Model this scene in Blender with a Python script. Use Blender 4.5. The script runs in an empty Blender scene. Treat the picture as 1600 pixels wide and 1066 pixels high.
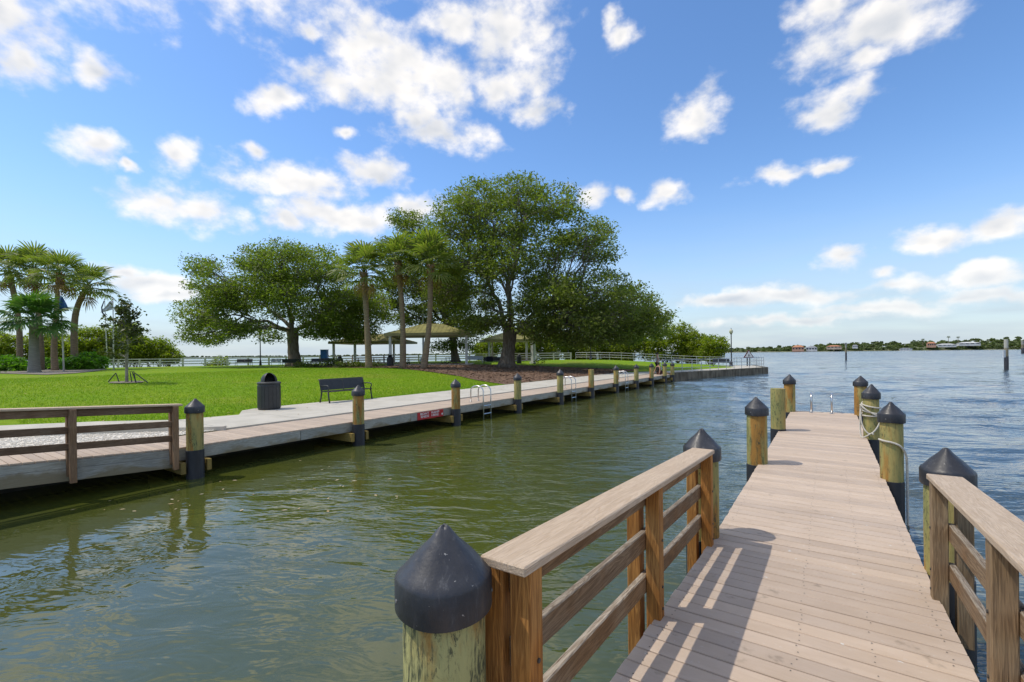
import bpy, bmesh, math, random
import numpy as np
from mathutils import Vector, Matrix, Euler

# ------------------------------------------------------------------ camera, sky, sun
SC = bpy.context.scene
COL = SC.collection
F, CX, CY = 728.0, 800.0, 553.3            # focal length and horizon row of the 1600 px photograph
ROLL = math.atan(.0111)
HEYE = 1.8                                   # eye height over the level decks (deck = z 0)
TH = math.atan((1294.0 - CX) / F)
S_, C_ = math.sin(TH), math.cos(TH)
WATER = -0.62

cam = bpy.data.cameras.new('camera')
cam_o = bpy.data.objects.new('camera', cam)
COL.objects.link(cam_o)
cam.sensor_width = 36.0
cam.lens = 36.0 * F / 1600.0
cam.shift_y = (CY - 533.0) / 1600.0
cam.clip_start = .05
cam.clip_end = 30000
cam_o.matrix_world = (Matrix.Translation((0, 0, HEYE)) @ Matrix.Rotation(TH, 4, 'Z')
                      @ Matrix.Rotation(math.pi / 2, 4, 'X') @ Matrix.Rotation(-ROLL, 4, 'Z'))
SC.camera = cam_o
SC.view_settings.view_transform = 'Standard'
SC.view_settings.look = 'None'
SC.view_settings.gamma = 1.0
SC.view_settings.exposure = 0.46
SC.view_settings.use_curve_mapping = False
SC.render.engine = 'CYCLES'
SC.cycles.max_bounces = 6
SC.cycles.transparent_max_bounces = 6

SUNV = Vector((-.50, -.30, 1.0)).normalized()       # towards the sun
SUN_EL = math.asin(SUNV.z)
SUN_AZ = math.atan2(SUNV.x, SUNV.y)
sun = bpy.data.lights.new('sun', 'SUN')
sun.energy = 2.08
sun.angle = math.radians(.5)
sun.color = (1.0, .92, .79)
sun_o = bpy.data.objects.new('sun', sun)
COL.objects.link(sun_o)
sun_o.rotation_euler = SUNV.to_track_quat('Z', 'Y').to_euler()
sun_o.location = (-30, -20, 60)


def ray(px, py):
    u = px - CX
    v = CY - py
    c, s = math.cos(ROLL), math.sin(ROLL)
    return u * c + v * s, -u * s + v * c


def at(px, py, D):
    """the place that a line of sight reaches at depth D (metres)"""
    u, v = ray(px, py)
    X = u * D / F
    return Vector((X * C_ - D * S_, X * S_ + D * C_, HEYE + v * D / F))


def onz(px, py, z=0.):
    u, v = ray(px, py)
    return at(px, py, F * (z - HEYE) / v)


def direction(px, py):
    return (at(px, py, 1.0) - Vector((0, 0, HEYE))).normalized()


SKY_STRENGTH = .15
world = bpy.data.worlds.new('World')
SC.world = world
world.use_nodes = True
nt = world.node_tree
nt.nodes.clear()


def nd(t, kind, **kw):
    n = t.nodes.new(kind)
    for k, v in kw.items():
        setattr(n, k, v)
    return n


def mth(t, op, a, b=None, c=None, clamp=False):
    n = t.nodes.new('ShaderNodeMath')
    n.operation = op
    n.use_clamp = clamp
    for i, q in enumerate((a, b, c)):
        if q is None:
            continue
        if isinstance(q, (int, float)):
            n.inputs[i].default_value = q
        else:
            t.links.new(q, n.inputs[i])
    return n.outputs[0]


def rng_map(t, val, a, b, c=0., d=1., smooth=True):
    n = t.nodes.new('ShaderNodeMapRange')
    n.interpolation_type = 'SMOOTHSTEP' if smooth else 'LINEAR'
    n.inputs[1].default_value = a
    n.inputs[2].default_value = b
    n.inputs[3].default_value = c
    n.inputs[4].default_value = d
    t.links.new(val, n.inputs[0])
    return n.outputs[0]


def mixc(t, fac, a, b, mode='MIX'):
    n = t.nodes.new('ShaderNodeMix')
    n.data_type = 'RGBA'
    n.blend_type = mode
    for i, q in ((0, fac), (6, a), (7, b)):
        if isinstance(q, (int, float)):
            n.inputs[i].default_value = q
        elif isinstance(q, tuple):
            n.inputs[i].default_value = q if len(q) == 4 else (*q, 1)
        else:
            t.links.new(q, n.inputs[i])
    return n.outputs[2]


def build_sky():
    t = nt
    L = t.links.new
    tc = nd(t, 'ShaderNodeTexCoord')
    sky = nd(t, 'ShaderNodeTexSky', sky_type='NISHITA', sun_disc=False)
    sky.sun_elevation = SUN_EL
    sky.sun_rotation = SUN_AZ
    sky.air_density = 1.0
    sky.dust_density = .35
    sky.ozone_density = 2.2
    hsv = nd(t, 'ShaderNodeHueSaturation')
    hsv.inputs['Saturation'].default_value = 1.12
    hsv.inputs['Value'].default_value = 1.0
    L(sky.outputs[0], hsv.inputs['Color'])
    base = mixc(t, 1.0, hsv.outputs[0], (.86, .92, 1.0), 'MULTIPLY')
    # cumulus clouds: ellipses by direction, broken up by noise
    vec = tc.outputs['Generated']
    wn = nd(t, 'ShaderNodeTexNoise')
    wn.inputs['Scale'].default_value = 13.
    wn.inputs['Detail'].default_value = 4.
    L(vec, wn.inputs['Vector'])
    sub = nd(t, 'ShaderNodeVectorMath', operation='SUBTRACT')
    L(wn.outputs['Color'], sub.inputs[0])
    sub.inputs[1].default_value = (.5, .5, .5)
    mad = nd(t, 'ShaderNodeVectorMath', operation='MULTIPLY_ADD')
    L(sub.outputs[0], mad.inputs[0])
    mad.inputs[1].default_value = (.075, .075, .05)
    L(vec, mad.inputs[2])
    wv = mad.outputs[0]
    seen = [(10, 20, 90, 60), (40, 95, 42, 36), (150, 105, 40, 32), (575, 65, 75, 50), (620, 110, 110, 60),
            (520, 125, 72, 36), (432, 158, 40, 24), (690, 130, 60, 52), (690, 212, 78, 25), (650, 188, 40, 25),
            (790, 45, 70, 75), (780, 130, 62, 48), (838, 172, 40, 22), (480, 48, 36, 15), (700, 40, 60, 35),
            (150, 235, 50, 27), (275, 243, 38, 27), (205, 264, 14, 8), (395, 238, 22, 15), (290, 328, 82, 34),
            (470, 285, 100, 30), (585, 270, 46, 25), (540, 335, 112, 26), (640, 325, 50, 20), (440, 345, 30, 16),
            (550, 208, 18, 13), (955, 38, 16, 20), (968, 62, 20, 20), (1090, 175, 42, 38), (1290, 170, 55, 28),
            (1330, 150, 45, 24), (1375, 40, 115, 58), (1340, 95, 55, 26), (1290, 12, 55, 30), (1225, 272, 66, 15),
            (1290, 264, 32, 10), (1040, 300, 36, 19), (920, 306, 32, 17), (970, 308, 18, 12), (1470, 372, 68, 20),
            (1565, 350, 55, 20), (1330, 401, 46, 14), (1388, 428, 26, 12), (1240, 462, 125, 15), (1400, 444, 75, 12),
            (1545, 428, 66, 17), (1515, 466, 95, 13), (1380, 482, 125, 12), (1130, 470, 72, 11), (230, 442, 72, 13),
            (270, 462, 62, 10), (200, 428, 42, 9), (1250, 500, 140, 9), (90, 200, 0, 0)]
    blobs = []
    for px, py, rx, ry in seen:
        if rx == 0:
            continue
        c = direction(px, py)
        a = (direction(px + rx, py) - direction(px - rx, py)).length / 2
        b = (direction(px, py + ry) - direction(px, py - ry)).length / 2
        el = math.asin(c.z)
        blobs.append((math.atan2(c.x, c.y), el, a * 1.36 / math.cos(el), b * 1.38))
    # denser clouds added out of view for shadow fill and water reflections
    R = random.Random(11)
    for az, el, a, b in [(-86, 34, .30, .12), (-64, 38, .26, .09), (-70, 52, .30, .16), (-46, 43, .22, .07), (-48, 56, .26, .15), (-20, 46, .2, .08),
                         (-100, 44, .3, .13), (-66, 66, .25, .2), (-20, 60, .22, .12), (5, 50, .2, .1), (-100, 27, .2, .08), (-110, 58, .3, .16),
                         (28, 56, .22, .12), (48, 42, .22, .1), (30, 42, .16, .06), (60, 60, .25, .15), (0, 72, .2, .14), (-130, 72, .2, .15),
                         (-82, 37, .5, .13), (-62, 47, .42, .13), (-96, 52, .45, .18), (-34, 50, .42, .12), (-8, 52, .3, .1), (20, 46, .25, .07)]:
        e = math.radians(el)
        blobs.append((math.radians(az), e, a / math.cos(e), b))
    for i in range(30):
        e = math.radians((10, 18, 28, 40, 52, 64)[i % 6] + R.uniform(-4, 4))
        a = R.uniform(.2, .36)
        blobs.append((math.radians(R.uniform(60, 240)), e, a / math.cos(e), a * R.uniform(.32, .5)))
    AZ0 = -TH                                   # azimuth counted from the middle of the view, seam behind the camera
    s0 = nd(t, 'ShaderNodeSeparateXYZ')
    L(wv, s0.inputs[0])
    cs, sn = math.cos(AZ0), math.sin(AZ0)
    fx = mth(t, 'ADD', mth(t, 'MULTIPLY', s0.outputs['X'], cs), mth(t, 'MULTIPLY', s0.outputs['Y'], -sn))
    fy = mth(t, 'ADD', mth(t, 'MULTIPLY', s0.outputs['X'], sn), mth(t, 'MULTIPLY', s0.outputs['Y'], cs))
    azs = mth(t, 'ARCTAN2', fx, fy)
    els = mth(t, 'ARCSINE', mth(t, 'MAXIMUM', mth(t, 'MINIMUM', s0.outputs['Z'], 1.), -1.))
    acc = None
    vcur = None
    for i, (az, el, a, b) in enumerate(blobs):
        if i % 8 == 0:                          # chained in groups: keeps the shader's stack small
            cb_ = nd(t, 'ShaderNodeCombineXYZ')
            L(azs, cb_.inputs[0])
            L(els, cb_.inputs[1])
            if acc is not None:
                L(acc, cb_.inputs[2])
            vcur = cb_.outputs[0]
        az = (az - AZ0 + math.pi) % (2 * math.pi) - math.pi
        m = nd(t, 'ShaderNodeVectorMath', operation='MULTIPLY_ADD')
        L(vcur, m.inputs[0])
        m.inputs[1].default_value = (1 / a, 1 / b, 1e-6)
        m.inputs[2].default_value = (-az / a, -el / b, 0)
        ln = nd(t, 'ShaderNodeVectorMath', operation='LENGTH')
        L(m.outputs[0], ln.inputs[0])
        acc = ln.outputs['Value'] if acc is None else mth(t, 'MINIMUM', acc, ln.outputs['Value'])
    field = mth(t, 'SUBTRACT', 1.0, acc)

    def fbm(v, sc, det=9., off=(0, 0, 0), rough=.56):
        mp = nd(t, 'ShaderNodeMapping')
        mp.inputs['Location'].default_value = off
        mp.inputs['Scale'].default_value = (1, 1, 1.45)
        L(v, mp.inputs['Vector'])
        n = nd(t, 'ShaderNodeTexNoise')
        n.inputs['Scale'].default_value = sc
        n.inputs['Detail'].default_value = det
        n.inputs['Roughness'].default_value = rough
        L(mp.outputs[0], n.inputs['Vector'])
        return n.outputs['Fac']
    nA = fbm(vec, 8., 3.)
    nB = fbm(vec, 22., 7., rough=.57)
    nC = fbm(vec, 8., 3., tuple(SUNV * .03))
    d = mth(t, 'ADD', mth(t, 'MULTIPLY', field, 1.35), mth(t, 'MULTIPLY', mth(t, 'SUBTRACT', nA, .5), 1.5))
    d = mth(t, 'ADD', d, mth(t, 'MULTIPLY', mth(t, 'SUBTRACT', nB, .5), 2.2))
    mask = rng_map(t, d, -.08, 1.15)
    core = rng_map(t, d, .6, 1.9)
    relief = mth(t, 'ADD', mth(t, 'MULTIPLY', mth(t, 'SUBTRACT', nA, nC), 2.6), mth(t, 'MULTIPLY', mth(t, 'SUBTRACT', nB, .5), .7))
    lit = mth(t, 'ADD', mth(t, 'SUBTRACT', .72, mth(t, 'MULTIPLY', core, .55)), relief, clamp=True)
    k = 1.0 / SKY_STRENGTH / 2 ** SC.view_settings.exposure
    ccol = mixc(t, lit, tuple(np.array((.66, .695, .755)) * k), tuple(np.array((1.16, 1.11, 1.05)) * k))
    # thin veil low over the horizon
    sep = nd(t, 'ShaderNodeSeparateXYZ')
    L(vec, sep.inputs[0])
    nv = nd(t, 'ShaderNodeTexNoise')
    nv.inputs['Scale'].default_value = 1.0
    nv.inputs['Detail'].default_value = 4.
    mpv = nd(t, 'ShaderNodeMapping')
    mpv.inputs['Scale'].default_value = (5, 5, 34)
    L(vec, mpv.inputs['Vector'])
    L(mpv.outputs[0], nv.inputs['Vector'])
    low = rng_map(t, sep.outputs['Z'], -.02, .42, 1., 0.)
    veil = mth(t, 'MULTIPLY', mth(t, 'MULTIPLY', low, low), rng_map(t, nv.outputs['Fac'], .3, .7, .75, 1.))
    base2 = mixc(t, veil, base, tuple(np.array((.56, .66, .755)) * k))
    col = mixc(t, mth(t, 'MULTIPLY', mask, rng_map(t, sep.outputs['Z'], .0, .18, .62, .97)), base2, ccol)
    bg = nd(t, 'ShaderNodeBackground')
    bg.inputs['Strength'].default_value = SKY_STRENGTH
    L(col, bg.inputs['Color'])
    out = nd(t, 'ShaderNodeOutputWorld')
    L(bg.outputs[0], out.inputs[0])


build_sky()

# ------------------------------------------------------------------ helpers
WL = {}                                      # world place of every object's origin


def tag(o, label=None, cat=None, group=None, kind=None):
    if label:
        o['label'] = label
    if cat:
        o['category'] = cat
    if group:
        o['group'] = group
    if kind:
        o['kind'] = kind
    return o


def thing(name, loc, label, cat, group=None):
    o = bpy.data.objects.new(name, None)
    o.empty_display_size = .2
    COL.objects.link(o)
    o.location = loc
    WL[o.name] = Vector(loc)
    return tag(o, label, cat, group)


def link(name, me, parent=None, wloc=(0, 0, 0), rot=None):
    o = bpy.data.objects.new(name, me)
    COL.objects.link(o)
    w = Vector(wloc)
    WL[o.name] = w
    if parent is not None:
        o.parent = parent
        o.location = w - WL[parent.name]
    else:
        o.location = w
    if rot:
        o.rotation_euler = rot
    return o


class MB:
    def __init__(s):
        s.v = []
        s.f = []

    def add(s, vs, fs):
        b = len(s.v)
        s.v += [tuple(p) for p in vs]
        s.f += [tuple(i + b for i in f) for f in fs]

    def box(s, a, b, R=None, c=None):
        (x0, y0, z0), (x1, y1, z1) = a, b
        vs = [Vector(p) for p in ((x0, y0, z0), (x1, y0, z0), (x1, y1, z0), (x0, y1, z0), (x0, y0, z1), (x1, y0, z1), (x1, y1, z1), (x0, y1, z1))]
        if R is not None:
            o = Vector(c) if c is not None else (vs[0] + vs[6]) / 2
            vs = [R @ (p - o) + o for p in vs]
        s.add(vs, [(0, 3, 2, 1), (4, 5, 6, 7), (0, 1, 5, 4), (1, 2, 6, 5), (2, 3, 7, 6), (3, 0, 4, 7)])

    def cbox(s, a, b, c=.006, tilt=0.):
        """box with chamfered edges; tilt shears z by y (a rail on a ramp)"""
        (x0, y0, z0), (x1, y1, z1) = a, b
        bm = bmesh.new()
        bmesh.ops.create_cube(bm, size=1)
        for v in bm.verts:
            v.co = Vector(((x0 + x1) / 2 + v.co.x * (x1 - x0), (y0 + y1) / 2 + v.co.y * (y1 - y0), (z0 + z1) / 2 + v.co.z * (z1 - z0)))
        bmesh.ops.bevel(bm, geom=bm.edges[:], offset=c, segments=1, affect='EDGES')
        ym = (y0 + y1) / 2
        for v in bm.verts:
            v.co.z += tilt * (v.co.y - ym)
        bm.verts.index_update()
        s.add([v.co[:] for v in bm.verts], [tuple(v.index for v in f.verts) for f in bm.faces])
        bm.free()

    def tube(s, pts, rad, n=8, caps=True):
        pts = [Vector(p) for p in pts]
        if not hasattr(rad, '__len__'):
            rad = [rad] * len(pts)
        t0 = (pts[1] - pts[0]).normalized()
        up = Vector((0, 0, 1)) if abs(t0.z) < .9 else Vector((1, 0, 0))
        nrm = t0.cross(up).normalized()
        b = len(s.v)
        for i, p in enumerate(pts):
            a = pts[max(i - 1, 0)]
            c = pts[min(i + 1, len(pts) - 1)]
            tg = (c - a)
            tg = tg.normalized() if tg.length > 1e-9 else t0
            nrm = (nrm - tg * nrm.dot(tg))
            nrm = nrm.normalized() if nrm.length > 1e-6 else tg.orthogonal().normalized()
            bi = tg.cross(nrm)
            for k in range(n):
                q = 2 * math.pi * k / n
                s.v.append(tuple(p + (nrm * math.cos(q) + bi * math.sin(q)) * rad[i]))
        for i in range(len(pts) - 1):
            for k in range(n):
                k2 = (k + 1) % n
                s.f.append((b + i * n + k, b + i * n + k2, b + (i + 1) * n + k2, b + (i + 1) * n + k))
        if caps:
            s.f.append(tuple(b + k for k in reversed(range(n))))
            e = b + (len(pts) - 1) * n
            s.f.append(tuple(e + k for k in range(n)))

    def lathe(s, prof, c, n=24, a0=0.):
        """prof: (radius, z) from bottom to top"""
        b = len(s.v)
        for r, z in prof:
            for k in range(n):
                q = a0 + 2 * math.pi * k / n
                s.v.append((c[0] + r * math.cos(q), c[1] + r * math.sin(q), c[2] + z))
        m = len(prof)
        for i in range(m - 1):
            for k in range(n):
                k2 = (k + 1) % n
                s.f.append((b + i * n + k, b + i * n + k2, b + (i + 1) * n + k2, b + (i + 1) * n + k))
        s.f.append(tuple(b + k for k in reversed(range(n))))
        e = b + (m - 1) * n
        s.f.append(tuple(e + k for k in range(n)))

    def ball(s, c, r, sub=2, jit=0., rs=None):
        bm = bmesh.new()
        bmesh.ops.create_icosphere(bm, subdivisions=sub, radius=1)
        rs = rs or random
        rr = r if hasattr(r, '__len__') else (r, r, r)
        vs = []
        for v in bm.verts:
            k = 1 + rs.uniform(-jit, jit)
            vs.append((c[0] + v.co.x * rr[0] * k, c[1] + v.co.y * rr[1] * k, c[2] + v.co.z * rr[2] * k))
        s.add(vs, [tuple(v.index for v in f.verts) for f in bm.faces])
        bm.free()

    def mesh(s, name, mat, smooth=False, off=(0, 0, 0)):
        me = bpy.data.meshes.new(name)
        o = Vector(off)
        me.from_pydata([tuple(Vector(p) - o) for p in s.v], [], s.f)
        if mat:
            me.materials.append(mat)
        if smooth:
            me.polygons.foreach_set('use_smooth', [True] * len(me.polygons))
            if smooth != 'all':
                me.set_sharp_from_angle(angle=math.radians(40))
        me.update()
        return me

    def build(s, name, mat, parent=None, smooth=False, loc=None):
        if loc is None:
            a = np.array(s.v)
            lo, hi = a.min(0), a.max(0)
            loc = ((lo[0] + hi[0]) / 2, (lo[1] + hi[1]) / 2, lo[2] if parent is None else (lo[2] + hi[2]) / 2)
        return link(name, s.mesh(name, mat, smooth, loc), parent, loc)


def np_mesh(name, V, Fq, mat, smooth=False):
    me = bpy.data.meshes.new(name)
    V = np.ascontiguousarray(V, dtype=np.float32)
    Fq = np.ascontiguousarray(Fq, dtype=np.int32)
    k = Fq.shape[1]
    me.vertices.add(len(V))
    me.vertices.foreach_set('co', V.ravel())
    me.loops.add(Fq.size)
    me.loops.foreach_set('vertex_index', Fq.ravel())
    me.polygons.add(len(Fq))
    me.polygons.foreach_set('loop_start', np.arange(0, Fq.size, k, dtype=np.int32))
    me.polygons.foreach_set('loop_total', np.full(len(Fq), k, dtype=np.int32))
    if smooth:
        me.polygons.foreach_set('use_smooth', np.ones(len(Fq), dtype=bool))
    if mat:
        me.materials.append(mat)
    me.update(calc_edges=True)
    me.validate()
    return me


# ------------------------------------------------------------------ materials
def new_mat(name):
    m = bpy.data.materials.new(name)
    m.use_nodes = True
    t = m.node_tree
    b = t.nodes['Principled BSDF']
    return m, t, b


def noise(t, sc, det=4., rough=.5, stretch=(1, 1, 1), coord='Object', dist=0., out='Fac', vec=None):
    if vec is None:
        tc = nd(t, 'ShaderNodeTexCoord')
        vec = tc.outputs[coord]
    mp = nd(t, 'ShaderNodeMapping')
    mp.inputs['Scale'].default_value = stretch
    t.links.new(vec, mp.inputs['Vector'])
    n = nd(t, 'ShaderNodeTexNoise')
    n.inputs['Scale'].default_value = sc
    n.inputs['Detail'].default_value = det
    n.inputs['Roughness'].default_value = rough
    n.inputs['Distortion'].default_value = dist
    t.links.new(mp.outputs[0], n.inputs['Vector'])
    return n.outputs[out]


def bump(t, b, h, dist, strength=1.0):
    n = nd(t, 'ShaderNodeBump')
    n.inputs['Distance'].default_value = dist
    n.inputs['Strength'].default_value = strength
    t.links.new(h, n.inputs['Height'])
    t.links.new(n.outputs[0], b.inputs['Normal'])


def rand_vec(t, coord='Object'):
    """object coordinates pushed apart by the object's own random number"""
    tc = nd(t, 'ShaderNodeTexCoord')
    oi = nd(t, 'ShaderNodeObjectInfo')
    a = nd(t, 'ShaderNodeVectorMath', operation='ADD')
    cb = nd(t, 'ShaderNodeCombineXYZ')
    for i, k in enumerate((37., 91., 53.)):
        t.links.new(mth(t, 'MULTIPLY', oi.outputs['Random'], k), cb.inputs[i])
    t.links.new(tc.outputs[coord], a.inputs[0])
    t.links.new(cb.outputs[0], a.inputs[1])
    return a.outputs[0], oi.outputs['Random']


def M(name, c1, c2=None, sc=6., rough=.7, bmp=0., stretch=(1, 1, 1), det=5., metal=0., lo=.35, hi=.65, spec=.5):
    m, t, b = new_mat(name)
    b.inputs['Roughness'].default_value = rough
    b.inputs['Metallic'].default_value = metal
    b.inputs['Specular IOR Level'].default_value = spec
    v, r = rand_vec(t)
    n = noise(t, sc, det, .6, stretch, vec=v)
    c2 = c2 or tuple(q * .8 for q in c1)
    t.links.new(mixc(t, rng_map(t, n, lo, hi), c1, c2), b.inputs['Base Color'])
    if bmp:
        bump(t, b, n, bmp)
    return m


def wood(name, c1, c2, cdark, axis, rough=.75, grain=1.0, top=None):
    """weathered board with long grain and knots along one axis"""
    m, t, b = new_mat(name)
    b.inputs['Roughness'].default_value = rough
    b.inputs['Specular IOR Level'].default_value = .3
    v, r = rand_vec(t)
    st = [9, 9, 9]
    st[axis] = .55
    n1 = noise(t, 2.2 * grain, 4, .55, tuple(st), vec=v, dist=.8)
    st2 = [60, 60, 60]
    st2[axis] = 1.6
    n2 = noise(t, 2.0 * grain, 5, .65, tuple(st2), vec=v)
    n3 = noise(t, 2.0, 3, .6, (1, 1, 1), vec=v)
    rings = mth(t, 'FRACT', mth(t, 'MULTIPLY', n1, 9.))
    rg = rng_map(t, mth(t, 'ABSOLUTE', mth(t, 'SUBTRACT', rings, .5)), .0, .5)
    c = mixc(t, rng_map(t, n3, .35, .65), c1, c2)
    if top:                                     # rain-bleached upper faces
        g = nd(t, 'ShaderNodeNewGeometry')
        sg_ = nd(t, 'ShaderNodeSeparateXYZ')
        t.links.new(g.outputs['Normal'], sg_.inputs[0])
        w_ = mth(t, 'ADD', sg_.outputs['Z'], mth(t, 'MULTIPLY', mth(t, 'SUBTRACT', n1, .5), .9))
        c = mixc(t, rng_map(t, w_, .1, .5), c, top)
    c = mixc(t, mth(t, 'MULTIPLY', rg, .55), c, cdark)
    c = mixc(t, rng_map(t, n2, .50, .72, 0., .85), c, cdark)
    c = mixc(t, 1.0, c, mixc(t, r, (.82, .82, .82), (1.12, 1.1, 1.06)), 'MULTIPLY')
    t.links.new(c, b.inputs['Base Color'])
    bump(t, b, mth(t, 'SUBTRACT', mth(t, 'MULTIPLY', n2, -1.), mth(t, 'MULTIPLY', rg, .25)), .004)
    return m


def make_piling_mat(name='piling_timber', moss=0.):
    m, t, b = new_mat(name)
    b.inputs['Roughness'].default_value = .8
    b.inputs['Specular IOR Level'].default_value = .25
    v, r = rand_vec(t)
    n1 = noise(t, 3.0, 4, .6, (3.2, 3.2, .55), vec=v)
    n2 = noise(t, 4.0, 6, .7, (14, 14, .9), vec=v, dist=.6)
    n3 = noise(t, 5.0, 8, .72, (2.4, 2.4, .7), vec=v)
    n4 = noise(t, 26., 6, .75, (1.4, 1.4, .6), vec=v, dist=.8)
    c = mixc(t, rng_map(t, n1, .35, .65), (.40, .315, .11), (.26, .265, .10))
    # rust coloured runs, stronger on some pilings
    k = rng_map(t, mth(t, 'ADD', noise(t, 1.5, 3, .6, (3., 3., .5), vec=v), mth(t, 'MULTIPLY', mth(t, 'SUBTRACT', r, .5), .22)), .50, .62)
    c = mixc(t, mth(t, 'MULTIPLY', k, .75), c, (.36, .145, .022))
    c = mixc(t, rng_map(t, n2, .54, .72, 0., .8), c, (.085, .075, .03))
    c = mixc(t, rng_map(t, n3, .56, .66, 0., .55), c, (.09, .10, .05))
    if moss:                                     # blotches of dark algae on pale lichen
        c = mixc(t, rng_map(t, noise(t, 3.5, 5, .65, (1.6, 1.6, .8), vec=v), .36, .6), c, (.42, .40, .17))
        n6 = noise(t, 22., 8, .72, (2.4, 2.4, .42), vec=v, dist=.5)
        n7 = noise(t, 3.2, 3, .6, (1.4, 1.4, .9), vec=v)
        c = mixc(t, rng_map(t, mth(t, 'ADD', n6, mth(t, 'MULTIPLY', n7, .6)), .76, .94), c, (.075, .085, .05))
    c = mixc(t, mth(t, 'MULTIPLY', rng_map(t, n4, .52, .6), rng_map(t, n1, .42, .62)), c, (.055, .062, .04))
    c = mixc(t, rng_map(t, n4, .40, .30, 0., .45), c, (.45, .42, .2))
    t.links.new(c, b.inputs['Base Color'])
    bump(t, b, mth(t, 'ADD', mth(t, 'MULTIPLY', n2, -1.), mth(t, 'MULTIPLY', n4, .5)), .006)
    return m


def make_deck_mat(name, c1, c2):
    m, t, b = new_mat(name)
    b.inputs['Roughness'].default_value = .72
    b.inputs['Specular IOR Level'].default_value = .25
    v, r = rand_vec(t)
    n1 = noise(t, 2.2, 5, .6, (1, 2.5, 1), vec=v)
    n2 = noise(t, 7., 5, .6, (1, 22, 4), vec=v)
    tc = nd(t, 'ShaderNodeTexCoord')
    spk = noise(t, 42., 2, .5, vec=v)
    c = mixc(t, rng_map(t, n1, .3, .7), c1, c2)
    c = mixc(t, rng_map(t, n2, .35, .7, 0., .25), c, tuple(q * .85 for q in c1))
    c = mixc(t, rng_map(t, spk, .70, .76, 0., .5), c, (.62, .58, .52))
    st = noise(t, 5.2, 4, .6, vec=v)
    c = mixc(t, rng_map(t, st, .63, .75, 0., .5), c, (.2, .16, .12))
    big = noise(t, .9, 5, .65, (1, 3, 1), vec=v)
    c = mixc(t, rng_map(t, big, .52, .74, 0., .25), c, tuple(q * .72 for q in c1))
    drop = noise(t, 16., 3, .6, vec=v)
    c = mixc(t, rng_map(t, drop, .715, .74, 0., .85), c, (.66, .65, .62))
    c = mixc(t, 1.0, c, mixc(t, r, (.86, .86, .87), (1.08, 1.07, 1.05)), 'MULTIPLY')
    t.links.new(c, b.inputs['Base Color'])
    bump(t, b, n2, .0025)
    return m


def make_leaf_mat(name, c1, c2, c3, trans=.35, rough=.5, coord_scale=.7):
    m, t, b = new_mat(name)
    b.inputs['Roughness'].default_value = rough
    b.inputs['Specular IOR Level'].default_value = .35
    g = nd(t, 'ShaderNodeNewGeometry')
    tc = nd(t, 'ShaderNodeTexCoord')
    n = noise(t, coord_scale, 3, .6, coord='Object')
    c = mixc(t, rng_map(t, n, .38, .62), c1, c2)
    c = mixc(t, rng_map(t, g.outputs['Random Per Island'], .55, 1., 0., .8), c, c3)
    t.links.new(c, b.inputs['Base Color'])
    tr = nd(t, 'ShaderNodeBsdfTranslucent')
    t.links.new(mixc(t, 1., c, (1.8, 2.2, .8), 'MULTIPLY'), tr.inputs[0])
    mx = nd(t, 'ShaderNodeMixShader')
    mx.inputs[0].default_value = trans
    t.links.new(b.outputs[0], mx.inputs[1])
    t.links.new(tr.outputs[0], mx.inputs[2])
    t.links.new(mx.outputs[0], t.nodes['Material Output'].inputs[0])
    return m


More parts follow.
